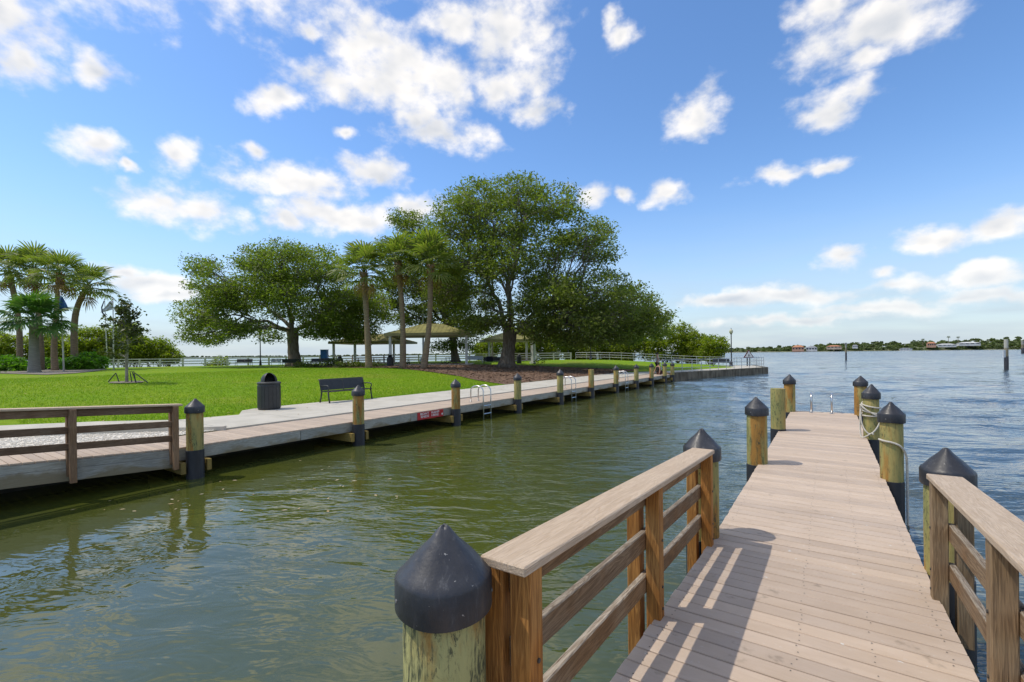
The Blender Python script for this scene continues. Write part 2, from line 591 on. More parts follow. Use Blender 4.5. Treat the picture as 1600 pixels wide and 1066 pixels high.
def make_water_mat():
    m, t, b = new_mat('sea_water')
    tc = nd(t, 'ShaderNodeTexCoord')
    sep = nd(t, 'ShaderNodeSeparateXYZ')
    t.links.new(tc.outputs['Object'], sep.inputs[0])
    # open water starts beyond the two docks: rougher and clearer there
    q = mth(t, 'ADD', mth(t, 'MULTIPLY', sep.outputs['X'], 1.0), mth(t, 'MULTIPLY', sep.outputs['Y'], .36))
    wob = noise(t, .12, 3, .5)
    q = mth(t, 'ADD', q, mth(t, 'MULTIPLY', mth(t, 'SUBTRACT', wob, .5), 5.))
    openw = rng_map(t, q, -3.5, 8.)
    calm = rng_map(t, sep.outputs['X'], -10.5, -7.0, .45, 1.)
    rot = nd(t, 'ShaderNodeMapping')
    rot.inputs['Rotation'].default_value = (0, 0, -TH + .12)
    t.links.new(tc.outputs['Object'], rot.inputs['Vector'])
    wv = rot.outputs[0]                          # x along the wave crests
    n0 = noise(t, .17, 3, .55, (.8, 1.3, 1.), vec=wv)
    n5 = noise(t, .36, 4, .6, (.8, 1.3, 1.), vec=wv)
    n1 = noise(t, .75, 3, .5, (.75, 1.5, 1.), dist=.4, vec=wv)
    n2 = noise(t, 2.0, 3, .55, (.7, 1.6, 1.), dist=.5, vec=wv)
    n3 = noise(t, 5.5, 3, .55, (.7, 1.6, 1.), vec=wv)
    patch = noise(t, .11, 2, .5, vec=wv)
    wind = mth(t, 'MULTIPLY', rng_map(t, mth(t, 'ADD', sep.outputs['Y'], mth(t, 'MULTIPLY', sep.outputs['X'], .45)), -2.5, 9., .22, 1.), rng_map(t, patch, .3, .7, .65, 1.3))
    wind = mth(t, 'MULTIPLY', wind, calm)
    fine = mth(t, 'MULTIPLY', wind, wind)
    dst = nd(t, 'ShaderNodeVectorMath', operation='LENGTH')
    t.links.new(tc.outputs['Object'], dst.inputs[0])
    farw = mth(t, 'MULTIPLY', openw, rng_map(t, dst.outputs['Value'], 100., 380., .25, 1.))
    h = mth(t, 'MULTIPLY', n1, mth(t, 'MULTIPLY', wind, .075))
    h = mth(t, 'ADD', h, mth(t, 'MULTIPLY', n2, mth(t, 'MULTIPLY', wind, .058)))
    h = mth(t, 'ADD', h, mth(t, 'MULTIPLY', n3, mth(t, 'MULTIPLY', fine, mth(t, 'ADD', .017, mth(t, 'MULTIPLY', openw, .006)))))
    h = mth(t, 'ADD', h, mth(t, 'MULTIPLY', n0, mth(t, 'MULTIPLY', farw, .80)))
    h = mth(t, 'ADD', h, mth(t, 'MULTIPLY', n5, mth(t, 'MULTIPLY', farw, .48)))
    silt = noise(t, .25, 4, .6)
    green = mixc(t, rng_map(t, silt, .35, .65), (.068, .081, .012), (.063, .076, .022))
    c = mixc(t, openw, green, (.046, .070, .078))
    t.links.new(c, b.inputs['Base Color'])
    dist = nd(t, 'ShaderNodeVectorMath', operation='LENGTH')
    t.links.new(tc.outputs['Object'], dist.inputs[0])
    # ripples too small to model far out
    t.links.new(rng_map(t, dist.outputs['Value'], 25., 220., .03, .15), b.inputs['Roughness'])
    b.inputs['IOR'].default_value = 1.42
    b.inputs['Specular IOR Level'].default_value = .9
    bump(t, b, h, 1.0)
    return m


def make_lawn_mat():
    m, t, b = new_mat('lawn_turf')
    b.inputs['Roughness'].default_value = .9
    b.inputs['Specular IOR Level'].default_value = .1
    n1 = noise(t, .22, 4, .6)
    n2 = noise(t, 2.6, 6, .7)
    n3 = noise(t, 22., 4, .7)
    c = mixc(t, rng_map(t, n1, .35, .65), (.160, .285, .008), (.205, .30, .012))
    c = mixc(t, rng_map(t, n2, .45, .7, 0., .6), c, (.11, .205, .007))
    c = mixc(t, rng_map(t, n3, .56, .75, 0., .55), c, (.27, .32, .04))
    dry = noise(t, .16, 5, .62)
    c = mixc(t, rng_map(t, dry, .52, .70, 0., .55), c, (.25, .25, .045))
    wk = noise(t, 1.1, 5, .7)
    c = mixc(t, rng_map(t, wk, .60, .72, 0., .45), c, (.085, .17, .012))
    t.links.new(c, b.inputs['Base Color'])
    bump(t, b, n3, .03)
    return m


MT = {}
MT['piling'] = make_piling_mat()
MT['mossy'] = make_piling_mat('mossy_timber', 1.)
MT['sleeve'] = M('black_wrap', (.018, .019, .023), (.03, .031, .036), 5, .5, .002, (2, 2, .5))


def make_cap_mat():
    m, t, b = new_mat('cap_plastic')
    v, r = rand_vec(t)
    n = noise(t, 3., 6, .7, (1.2, 1.2, .8), vec=v)
    n2 = noise(t, 18., 5, .7, (2, 2, .25), vec=v)
    c = mixc(t, rng_map(t, n, .4, .7), (.022, .023, .028), (.05, .052, .06))
    c = mixc(t, rng_map(t, n2, .56, .74, 0., .5), c, (.15, .15, .155))
    n3 = noise(t, 9., 7, .75, (1, 1, .5), vec=v, dist=1.)
    c = mixc(t, rng_map(t, n3, .60, .72, 0., .55), c, (.17, .165, .155))
    n4 = noise(t, 46., 3, .6, vec=v)
    c = mixc(t, rng_map(t, n4, .70, .74, 0., .8), c, (.34, .33, .31))
    t.links.new(c, b.inputs['Base Color'])
    t.links.new(rng_map(t, n2, .3, .7, .34, .58), b.inputs['Roughness'])
    bump(t, b, n, .006)
    return m


MT['cap'] = make_cap_mat()
MT['deck'] = make_deck_mat('deck_board', (.525, .41, .31), (.585, .47, .37))
MT['deck2'] = make_deck_mat('far_deck_board', (.47, .375, .29), (.52, .42, .33))
MT['caprail'] = wood('cap_rail_board', (.57, .445, .325), (.62, .495, .37), (.44, .325, .22), 1, .7)
MT['post'] = wood('orange_post_wood', (.46, .19, .04), (.52, .27, .085), (.16, .06, .013), 2)
MT['postgrey'] = wood('weathered_post_wood', (.34, .25, .15), (.30, .2, .11), (.15, .10, .06), 2)
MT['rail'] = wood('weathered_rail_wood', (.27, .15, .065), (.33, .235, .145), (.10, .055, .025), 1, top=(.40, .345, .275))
MT['darkrail'] = wood('dark_rail_wood', (.19, .115, .07), (.25, .175, .115), (.09, .05, .03), 1)
MT['darkpost'] = wood('brown_post_wood', (.28, .17, .09), (.34, .22, .13), (.13, .07, .04), 2)
MT['fascia'] = wood('grey_fascia_wood', (.36, .375, .35), (.45, .45, .41), (.22, .21, .17), 1)
_t = MT['fascia'].node_tree                    # tide and algae stains along the lower edge
_b = _t.nodes['Principled BSDF']
_src = _b.inputs['Base Color'].links[0].from_socket
_tc = nd(_t, 'ShaderNodeTexCoord')
_sp = nd(_t, 'ShaderNodeSeparateXYZ')
_t.links.new(_tc.outputs['Object'], _sp.inputs[0])
_n = noise(_t, 1.6, 5, .65, (1, 1, 2.))
_w = mth(_t, 'ADD', mth(_t, 'MULTIPLY', _sp.outputs['Z'], -5.5), mth(_t, 'MULTIPLY', mth(_t, 'SUBTRACT', _n, .5), 3.2))
_t.links.new(mixc(_t, rng_map(_t, _w, .1, .75, 0., .8), _src, (.20, .16, .085)), _b.inputs['Base Color'])
MT['beam'] = wood('yellow_beam_wood', (.34, .24, .06), (.27, .2, .06), (.13, .09, .03), 0)
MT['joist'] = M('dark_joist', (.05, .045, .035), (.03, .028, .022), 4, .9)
MT['nail'] = M('dull_nail', (.3, .3, .29), None, 4, .5, metal=.6)
MT['screw'] = M('dark_screw', (.06, .055, .05), None, 4, .5)
MT['steel'] = M('stainless_steel', (.62, .62, .62), (.55, .55, .56), 8, .28, 0, metal=1.)
MT['rope'] = M('white_rope', (.62, .58, .5), (.5, .46, .38), 60, .9, .004)
MT['black_metal'] = M('black_powder_coat', (.018, .020, .021), (.026, .028, .029), 9, .45)
MT['concrete'] = M('pale_concrete', (.46, .43, .36), (.54, .505, .43), 1.3, .9, .004, det=9)
MT['concrete2'] = M('seawall_concrete', (.085, .07, .045), (.21, .18, .13), 1.6, .9, .02, (1.6, 1.6, .45), det=9)
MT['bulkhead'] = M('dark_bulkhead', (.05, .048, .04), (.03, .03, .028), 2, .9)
MT['pebble'] = M('white_shell_pebble', (.70, .66, .58), (.60, .55, .46), 2.5, .9)
MT['mulch'] = M('brown_mulch', (.20, .115, .068), (.125, .076, .048), 3., .95, .04, det=10)
MT['mulch_chip'] = M('mulch_chip', (.23, .14, .085), (.13, .08, .05), 1.3, .95)
MT['bed'] = M('bed_soil', (.16, .13, .10), (.26, .23, .18), 5., .95, .03, det=9)
MT['white_paint'] = M('white_painted_wood', (.66, .66, .63), (.55, .55, .52), 3, .6)
MT['fence'] = M('weathered_grey_fence', (.62, .60, .56), (.50, .48, .44), 4, .8)
MT['galv'] = M('galvanised_rail', (.52, .54, .55), (.44, .46, .47), 3, .45, metal=.35)
MT['roof'] = M('olive_shingle', (.30, .275, .085), (.20, .185, .06), 1.2, .85, .01, (1, 1, 1), det=8)
MT['roof_edge'] = M('pale_olive_fascia', (.30, .27, .12), (.24, .21, .09), 2, .7)
MT['paver'] = M('red_paver', (.38, .20, .14), (.44, .27, .2), 3, .9, .003)
MT['blue'] = M('blue_panel', (.012, .12, .46), (.018, .15, .52), 3, .45)
MT['red'] = M('red_sign_face', (.47, .018, .022), (.40, .015, .02), 6, .45)
MT['sign_white'] = M('white_sign_print', (.75, .75, .73), (.68, .68, .66), 5, .5)
MT['sign_border'] = M('dark_red_border', (.14, .02, .03), None, 4, .5)
MT['dark_print'] = M('dark_print', (.02, .02, .035), None, 4, .6)
MT['glass_globe'] = M('lamp_globe', (.56, .54, .36), (.62, .6, .44), 3, .25)
MT['bark'] = M('oak_bark', (.115, .085, .06), (.19, .155, .12), 3.2, .95, .05, (2.2, 2.2, .5), det=8)
MT['limb'] = M('oak_limb_bark', (.12, .10, .08), (.2, .18, .15), 3., .95, .02, det=6)
MT['palm_bark'] = M('sabal_bark', (.27, .19, .115), (.17, .125, .085), 3., .95, .03, (1, 1, 5), det=6)
MT['palm_boot'] = M('palm_boots', (.34, .16, .05), (.22, .11, .045), 4., .9, .03, (2, 2, 1))
MT['grey_bark'] = M('grey_palm_bark', (.25, .235, .205), (.18, .17, .15), 2.5, .95, .03, (1, 1, 7), det=6)
MT['stem'] = M('shrub_stem', (.12, .09, .06), (.17, .14, .10), 4, .95)
MT['thin_bark'] = M('young_tree_bark', (.30, .28, .23), (.2, .18, .14), 5, .95)
MT['oak'] = make_leaf_mat('live_oak_leaf', (.095, .125, .028), (.135, .158, .034), (.185, .20, .07), .48)
MT['oak_b'] = make_leaf_mat('live_oak_leaf_b', (.095, .13, .022), (.138, .168, .028), (.19, .21, .055), .48)
MT['oak_c'] = make_leaf_mat('live_oak_leaf_c', (.095, .122, .022), (.135, .158, .028), (.18, .2, .05), .48)
MT['mangrove'] = make_leaf_mat('mangrove_leaf', (.19, .22, .012), (.13, .175, .014), (.27, .28, .03), .45)
MT['hedge'] = make_leaf_mat('sea_grape_leaf', (.065, .165, .012), (.095, .20, .016), (.14, .25, .03), .4)
MT['shrub'] = make_leaf_mat('low_shrub_leaf', (.10, .125, .018), (.065, .10, .02), (.17, .18, .04), .3)
MT['young'] = make_leaf_mat('young_leaf', (.045, .06, .016), (.065, .078, .02), (.10, .11, .03), .25)
MT['frond'] = make_leaf_mat('sabal_frond', (.122, .162, .032), (.16, .192, .042), (.25, .24, .08), .42, .42)
MT['frond_b'] = make_leaf_mat('bright_frond', (.055, .135, .028), (.075, .155, .03), (.14, .2, .06), .3, .4)
MT['dead_frond'] = make_leaf_mat('dead_frond', (.26, .16, .05), (.20, .12, .04), (.34, .22, .07), .2)
MT['wood_far'] = make_leaf_mat('far_foliage', (.08, .105, .045), (.12, .15, .055), (.14, .165, .06), .2, .8, .02)
MT['grass'] = make_leaf_mat('grass_blade', (.155, .265, .007), (.19, .275, .009), (.28, .33, .04), .3, .7)
MT['skin'] = M('skin', (.42, .24, .16), None, 3, .6)
MT['water'] = make_water_mat()
MT['lawn'] = make_lawn_mat()


def sm(a, b, x):
    q = min(1., max(0., (x - a) / (b - a)))
    return q * q * (3 - 2 * q)


def hz(x, y):
    """height of the park ground"""
    x0 = -15.6 + 6.0 * sm(45, 60, y)
    return .62 * sm(0, 20, x0 - x) * (1 + .35 * sm(32, 56, y)) + .02


# ------------------------------------------------------------------ water, shores, ground
def build_water():
    """one sheet of water: waves as relief near the docks and far out over the bay, flat beyond 420 m"""
    r = [1.2]
    while r[-1] < 420:
        r.append(r[-1] + min(max(.0125 * r[-1], .03), 1.0))
    r = np.array(r + [600, 1000, 2200, 5000, 14000])
    mid = -TH
    dense = np.linspace(mid - math.radians(55), mid + math.radians(55), 620)
    rest = np.linspace(mid + math.radians(55), mid + math.radians(305), 90)[1:-1]
    az = np.concatenate([dense, rest])
    nr, na = len(r), len(az)
    Rr, A = np.meshgrid(r, az, indexing='ij')
    X, Y = Rr * np.sin(A), Rr * np.cos(A)

    def sst(lo, hi, q):
        q = np.clip((q - lo) / (hi - lo), 0, 1)
        return q * q * (3 - 2 * q)
    openw = sst(-3.5, 8., X + .36 * Y)
    wind = (.22 + .78 * sst(-2.5, 9., Y + .45 * X)) * (.45 + .55 * sst(-10.5, -7., X))
    amp = openw + (1 - openw) * wind * .14
    dr = np.gradient(r)[:, None]
    sp = np.maximum(dr, Rr * math.radians(110 / 620.))
    rs = np.random.RandomState(12)
    Z = np.zeros_like(X)
    n = 64
    for i in range(n):
        lam = math.exp(rs.uniform(math.log(.38), math.log(5.5)))
        th = TH + math.pi / 2 - .12 + rs.normal() * .55
        k = 2 * math.pi / lam
        sl = WAVE_SLOPE * math.sqrt(2. / n)
        ph = k * (X * math.cos(th) + Y * math.sin(th)) + rs.uniform(0, 6.28)
        Z += (sl / k) * np.sin(ph + .35 * np.sin(ph)) * sst(2.4, 4.5, lam / sp)
    Z *= amp * (1 - sst(250, 420, Rr))
    V = np.concatenate([np.array([[0, 0, WATER]]), np.stack([X, Y, Z + WATER], -1).reshape(-1, 3)])
    i, j = np.meshgrid(np.arange(nr - 1), np.arange(na), indexing='ij')
    j2 = (j + 1) % na
    q = np.stack([1 + i * na + j, 1 + i * na + j2, 1 + (i + 1) * na + j2, 1 + (i + 1) * na + j], -1).reshape(-1, 4)
    q = q[:, ::-1]
    me = np_mesh('sea_water', V, q, MT['water'], True)
    bm = bmesh.new()
    bm.from_mesh(me)
    bm.verts.ensure_lookup_table()
    for k in range(0, na):
        f = bm.faces.new((bm.verts[0], bm.verts[1 + (k + 1) % na], bm.verts[1 + k]))
        f.smooth = True
    bm.to_mesh(me)
    bm.free()
    if me.polygons[10].normal.z < 0:
        me.flip_normals()
    return tag(link('sea_water', me), kind='structure')


WAVE_SLOPE = .098
build_water()
sb = MB()
sb.box((-14000, -14000, -6), (14000, 14000, -5.5))
tag(sb.build('sea_bed', MT['bulkhead']), kind='structure')

BACK = [(-60, -150), (-25, -128), (-5, -108), (8, -88), (18.9, -75.4), (25, -73.6), (35.3, -65.6), (47.1, -55.2), (57.3, -43.7), (63.5, -32.3), (65.4, -17.8), (66, -9)]
FRONT = [(-60, -12.42), (39.2, -12.42), (39.5, -11.3), (58, -5.45), (66, -7.6)]


def interp(tab, y):
    return float(np.interp(y, [q[0] for q in tab], [q[1] for q in tab]))


def build_ground():
    ys = sorted(set(list(np.arange(-60, 0, 4.)) + list(np.arange(0, 66.01, .75)) + [39.2, 39.5, 58.]))
    nx = 110
    V, Fs = [], []
    for y in ys:
        xf = interp(FRONT, y)
        xb = min(interp(BACK, y) - 1.6, xf - .5)
        for i in range(nx + 1):
            q = (i / nx) ** 1.6
            x = xf + (xb - xf) * q
            V.append((x, y, hz(x, y) - .02))
    n1 = nx + 1
    for j in range(len(ys) - 1):
        for i in range(nx):
            a = j * n1 + i
            Fs.append((a, a + n1, a + n1 + 1, a + 1))
    # a bank round the back
    for j in range(len(ys) - 1):
        a = j * n1 + nx
        b = a + n1
        k = len(V)
        V.append((V[a][0] - 1.5, V[a][1] + 1., -2.5))
        V.append((V[b][0] - 1.5, V[b][1] + 1., -2.5))
        Fs.append((a, b, k + 1, k))
    me = bpy.data.meshes.new('lawn')
    me.from_pydata(V, [], Fs)
    me.materials.append(MT['lawn'])
    me.polygons.foreach_set('use_smooth', [True] * len(me.polygons))
    bm = bmesh.new()
    bm.from_mesh(me)
    bmesh.ops.recalc_face_normals(bm, faces=bm.faces)
    if sum(f.normal.z for f in bm.faces) < 0:
        bmesh.ops.reverse_faces(bm, faces=bm.faces)
    bm.to_mesh(me)
    bm.free()
    return tag(link('lawn', me), kind='structure')


build_ground()


def sheet(name, poly, mat, lift, step=1.0, thick=None):
    """a thin bed lying on the ground inside the outline poly"""
    bm = bmesh.new()
    vs = [bm.verts.new((x, y, 0)) for x, y in poly]
    es = [bm.edges.new((vs[i], vs[(i + 1) % len(vs)])) for i in range(len(vs))]
    bmesh.ops.triangle_fill(bm, use_beauty=True, edges=es)
    xs = [p[0] for p in poly]
    ys = [p[1] for p in poly]
    for ax, (lo, hi) in ((0, (min(xs), max(xs))), (1, (min(ys), max(ys)))):
        q = math.floor(lo / step) * step + step
        while q < hi:
            no = (1, 0, 0) if ax == 0 else (0, 1, 0)
            co = (q, 0, 0) if ax == 0 else (0, q, 0)
            bmesh.ops.bisect_plane(bm, geom=bm.verts[:] + bm.edges[:] + bm.faces[:], plane_co=co, plane_no=no)
            q += step
    for v in bm.verts:
        v.co.z = hz(v.co.x, v.co.y) + lift
    bmesh.ops.recalc_face_normals(bm, faces=bm.faces)
    if sum(f.normal.z for f in bm.faces) < 0:
        bmesh.ops.reverse_faces(bm, faces=bm.faces)
    if thick:
        r = bmesh.ops.extrude_face_region(bm, geom=bm.faces[:])
        tops = [g for g in r['geom'] if isinstance(g, bmesh.types.BMVert)]
        for v in tops:
            v.co.z += 0
        tset = set(tops)
        for v in bm.verts:
            if v not in tset:
                v.co.z -= thick
        bmesh.ops.recalc_face_normals(bm, faces=bm.faces)
    me = bpy.data.meshes.new(name)
    bm.to_mesh(me)
    bm.free()
    me.materials.append(mat)
    return link(name, me)


# concrete walk: slabs with open joints, as pieces of the footpath
PATH = thing('footpath', (-13.9, 14, .02), None, None)
tag(PATH, kind='structure')
slab_edges = [5.6, 7.6, 10.4, 13.3, 16.2, 19.1, 22.0, 24.9, 27.8, 30.7, 33.6, 36.5, 39.3]


def path_left(y):
    tab = [(5.6, -15.35), (7.1, -14.95), (7.7, -16.0), (8.2, -16.25), (10.6, -16.2), (12.6, -15.5), (20, -15.42), (39.3, -15.5)]
    return interp(tab, y)


def slab(parent, poly, z=.035, th=.08, name='concrete_slab', mat=None):
    b = MB()
    n = len(poly)
    vs = [(x, y, z) for x, y in poly] + [(x, y, z - th) for x, y in poly]
    fs = [tuple(range(n)), tuple(reversed(range(n, 2 * n)))]
    for i in range(n):
        j = (i + 1) % n
        fs.append((i, n + i, n + j, j))
    b.add(vs, fs)
    me = b.mesh(name, mat or MT['concrete'])
    bm = bmesh.new()
    bm.from_mesh(me)
    bmesh.ops.recalc_face_normals(bm, faces=bm.faces)
    bm.to_mesh(me)
    bm.free()
    return link(name, me, parent, (0, 0, 0))


for a, b in zip(slab_edges[:-1], slab_edges[1:]):
    ys = sorted({a + .008, b - .008} | {q for q in (7.1, 7.7, 8.2, 10.6, 12.6) if a < q < b})
    poly = [(-12.40, a + .008), (-12.40, b - .008)] + [(path_left(y), y) for y in reversed(ys)]
    slab(PATH, poly)
# the walk bends away to the left, behind the ramp
cl = [(-12.40, 5.59), (-13.75, 4.45), (-16.0, 2.2), (-18.6, -.4), (-22.5, -4.5), (-26, -9)]
cr = [(-15.35, 5.59), (-17.0, 4.3), (-18.9, 2.0), (-21.2, -.9), (-25.0, -5.0), (-28.6, -9)]
for i in range(5):
    slab(PATH, [cl[i], cl[i + 1], cr[i + 1], cr[i]][::-1] if False else [cl[i], cr[i], cr[i + 1], cl[i + 1]])
wl = [(39.3, -12.38, -15.5), (44, -10.35, -13.0), (48.5, -8.9, -11.3), (53, -7.5, -9.8), (57.7, -5.95, -8.6)]
for (y0, a0, b0), (y1, a1, b1) in zip(wl[:-1], wl[1:]):
    slab(PATH, [(a0, y0 + .008), (a1, y1 - .008), (b1, y1 - .008), (b0, y0 + .008)])
slab(PATH, [(-5.95, 57.72), (-7.7, 64.6), (-11.5, 64.6), (-8.6, 57.72)])
# kerb behind the gravel
kb = MB()
for i in range(3):
    (x0, y0), (x1, y1) = cl[i], cl[i + 1]
    d = Vector((x1 - x0, y1 - y0, 0)).normalized()
    n = Vector((d.y, -d.x, 0))
    if n.x < 0:
        n = -n
    p = [Vector((x0, y0, 0)), Vector((x1, y1, 0)), Vector((x1, y1, 0)) + n * .14, Vector((x0, y0, 0)) + n * .14]
    kb.add([(q.x, q.y, .10) for q in p] + [(q.x, q.y, -.1) for q in p], [(0, 1, 2, 3), (7, 6, 5, 4), (0, 4, 5, 1), (1, 5, 6, 2), (2, 6, 7, 3), (3, 7, 4, 0)])
tag(kb.build('kerb', MT['concrete']), kind='structure')

# shell gravel between the ramp and the kerb
rs = random.Random(5)
gb = MB()
bmt = bmesh.new()
bmesh.ops.create_icosphere(bmt, subdivisions=1, radius=1)
ico_v = [v.co.copy() for v in bmt.verts]
ico_f = [tuple(v.index for v in f.verts) for f in bmt.faces]
bmt.free()
npeb = 0
while npeb < 6500:
    y = rs.uniform(-1, 5.5)
    x = rs.uniform(-18, -12.45)
    xk = float(np.interp(y, [-.4, 2.2, 4.45, 5.59], [-18.6, -16.0, -13.75, -12.4])) + .2
    if x < xk:
        continue
    r = rs.uniform(.010, .026)
    gb.add([(x + v.x * r, y + v.y * r, .012 + r * .3 + v.z * r * .6) for v in ico_v], ico_f)
    npeb += 1
tag(gb.build('shell_gravel', MT['pebble'], smooth=False), kind='stuff')
tag(sheet('gravel_bed', [(-12.43, 5.45), (-13.9, 4.2), (-16.1, 2.0), (-18.7, -.6), (-12.43, -.6)], MT['pebble'], -.008), kind='structure')

# mulch and planting beds
mulch_poly = [(-47, 29.5), (-42.5, 28.2), (-37, 28.6), (-33.5, 29.6), (-29.5, 28.6), (-26, 27.6), (-22.5, 26.3), (-19.5, 24.4), (-15.53, 22.2),
              (-15.53, 33), (-15.53, 45.5), (-17.5, 47.2), (-21.5, 46.5), (-25, 44.5), (-29, 43.2), (-34, 39.5), (-40, 37.0), (-47, 34)]
tag(sheet('mulch_bed', mulch_poly, MT['mulch'], .025), kind='structure')  # outline follows mulch plus the oak's shade, both given the mulch colour


def inside(poly, x, y):
    c = False
    j = len(poly) - 1
    for i in range(len(poly)):
        xi, yi = poly[i]
        xj, yj = poly[j]
        if (yi > y) != (yj > y) and x < (xj - xi) * (y - yi) / (yj - yi) + xi:
            c = not c
        j = i
    return c


cb = MB()
k = 0
while k < 9000:
    x, y = rs.uniform(-47, -15.5), rs.uniform(22, 47.5)
    if not inside(mulch_poly, x, y):
        continue
    k += 1
    q = rs.uniform(0, 6.28)
    l = rs.uniform(.05, .13)
    w = l * .4
    dx, dy = math.cos(q), math.sin(q)
    z = hz(x, y) + .03
    t1, t2 = rs.uniform(0, .05), rs.uniform(0, .05)
    cb.add([(x - dx * l - dy * w, y - dy * l + dx * w, z), (x - dx * l + dy * w, y - dy * l - dx * w, z + .01),
            (x + dx * l + dy * w, y + dy * l - dx * w, z + t1), (x + dx * l - dy * w, y + dy * l + dx * w, z + t2)], [(0, 1, 2, 3)])
tag(cb.build('mulch_chips', MT['mulch_chip']), kind='stuff')
tag(sheet('planting_bed', [(-48, 9.2), (-57, 8.3), (-75, 6), (-92, 4.5), (-88, 9), (-75, 17.5), (-64, 17), (-55, 13.6), (-50, 11.2)], MT['bed'], .02), kind='structure')
tag(sheet('tree_ring_soil', [(-30.55 + .75 * math.cos(q * .524) * (1 + .15 * math.sin(q * 2)), 8.89 + .75 * math.sin(q * .524)) for q in range(12)], MT['bed'], .02, .5), kind='structure')

# bulkhead below the walk, dark behind the far dock
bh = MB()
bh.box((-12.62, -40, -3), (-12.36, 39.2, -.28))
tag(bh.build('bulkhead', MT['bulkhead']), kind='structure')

# seawall of the point
sw = thing('seawall', (-8, 48, -1), 'low stained concrete seawall round the point beyond the far dock', 'wall')


def wall_run(pts, z0, z1, th, name, mat):
    for (a, b) in zip(pts[:-1], pts[1:]):
        a, b = Vector((*a, 0)), Vector((*b, 0))
        d = (b - a).normalized()
        n = Vector((d.y, -d.x, 0))
        p = [a, b - d * .012, b - d * .012 - n * th, a - n * th]
        m = MB()
        m.add([(q.x, q.y, z1) for q in p] + [(q.x, q.y, z0) for q in p], [(3, 2, 1, 0), (4, 5, 6, 7), (0, 1, 5, 4), (1, 2, 6, 5), (2, 3, 7, 6), (3, 0, 4, 7)])
        m.build(name, mat, sw)


front_pts = [(-11.15, 39.6), (-9.85, 44), (-8.45, 48.5), (-7.05, 53), (-5.45, 58)]
wall_run(front_pts, -2.5, .05, .45, 'wall_panel', MT['concrete2'])
wall_run([(-5.45, 58.02), (-6.5, 62), (-7.6, 66.3)], -2.5, .05, .45, 'wall_panel', MT['concrete2'])
wall_run([(-12.4, 39.45), (-11.15, 39.6)], -2.5, .05, .45, 'wall_panel', MT['concrete2'])


# ------------------------------------------------------------------ foliage tools
def leaf_mesh(name, P, size, mat, rs, up=.5, long=2.0, droop=0.):
    """many leaf-sized rhombi at the points P"""
    n = len(P)
    N = rs.normal(size=(n, 3))
    N[:, 2] = np.abs(N[:, 2]) + up
    N /= np.linalg.norm(N, axis=1)[:, None]
    T = rs.normal(size=(n, 3))
    T[:, 2] -= droop
    T -= N * (T * N).sum(1)[:, None]
    T /= np.linalg.norm(T, axis=1)[:, None] + 1e-9
    B = np.cross(N, T)
    sz = size * rs.uniform(.45, 1.65, size=(n, 1))
    w = sz / long
    V = np.empty((n, 4, 3))
    V[:, 0] = P - T * sz * .5
    V[:, 1] = P + B * w * .5 + N * w * .15
    V[:, 2] = P + T * sz * .5
    V[:, 3] = P - B * w * .5 + N * w * .15
    return np_mesh(name, V.reshape(-1, 3), np.arange(n * 4).reshape(-1, 4), mat)


def lobe_clusters(lobes, dens, rs, shell=.5, flat=.35):
    """points in the outer part of each ellipsoid (cx,cy,cz,rx,ry,rz)"""
    out = []
    for i, (c, r) in enumerate(lobes):
        vol = (r[0] * r[1] * r[2]) ** (2 / 3.)
        n = max(6, int(dens * vol))
        d = rs.normal(size=(n, 3))
        d /= np.linalg.norm(d, axis=1)[:, None]
        low = d[:, 2] < -flat
        d[low, 2] *= rs.uniform(.2, 1., size=low.sum())
        q = rs.uniform(shell ** 3, 1., size=(n, 1)) ** (1 / 3.)
        out.append(np.array(c)[None] + d * np.array(r)[None] * q)
    return out


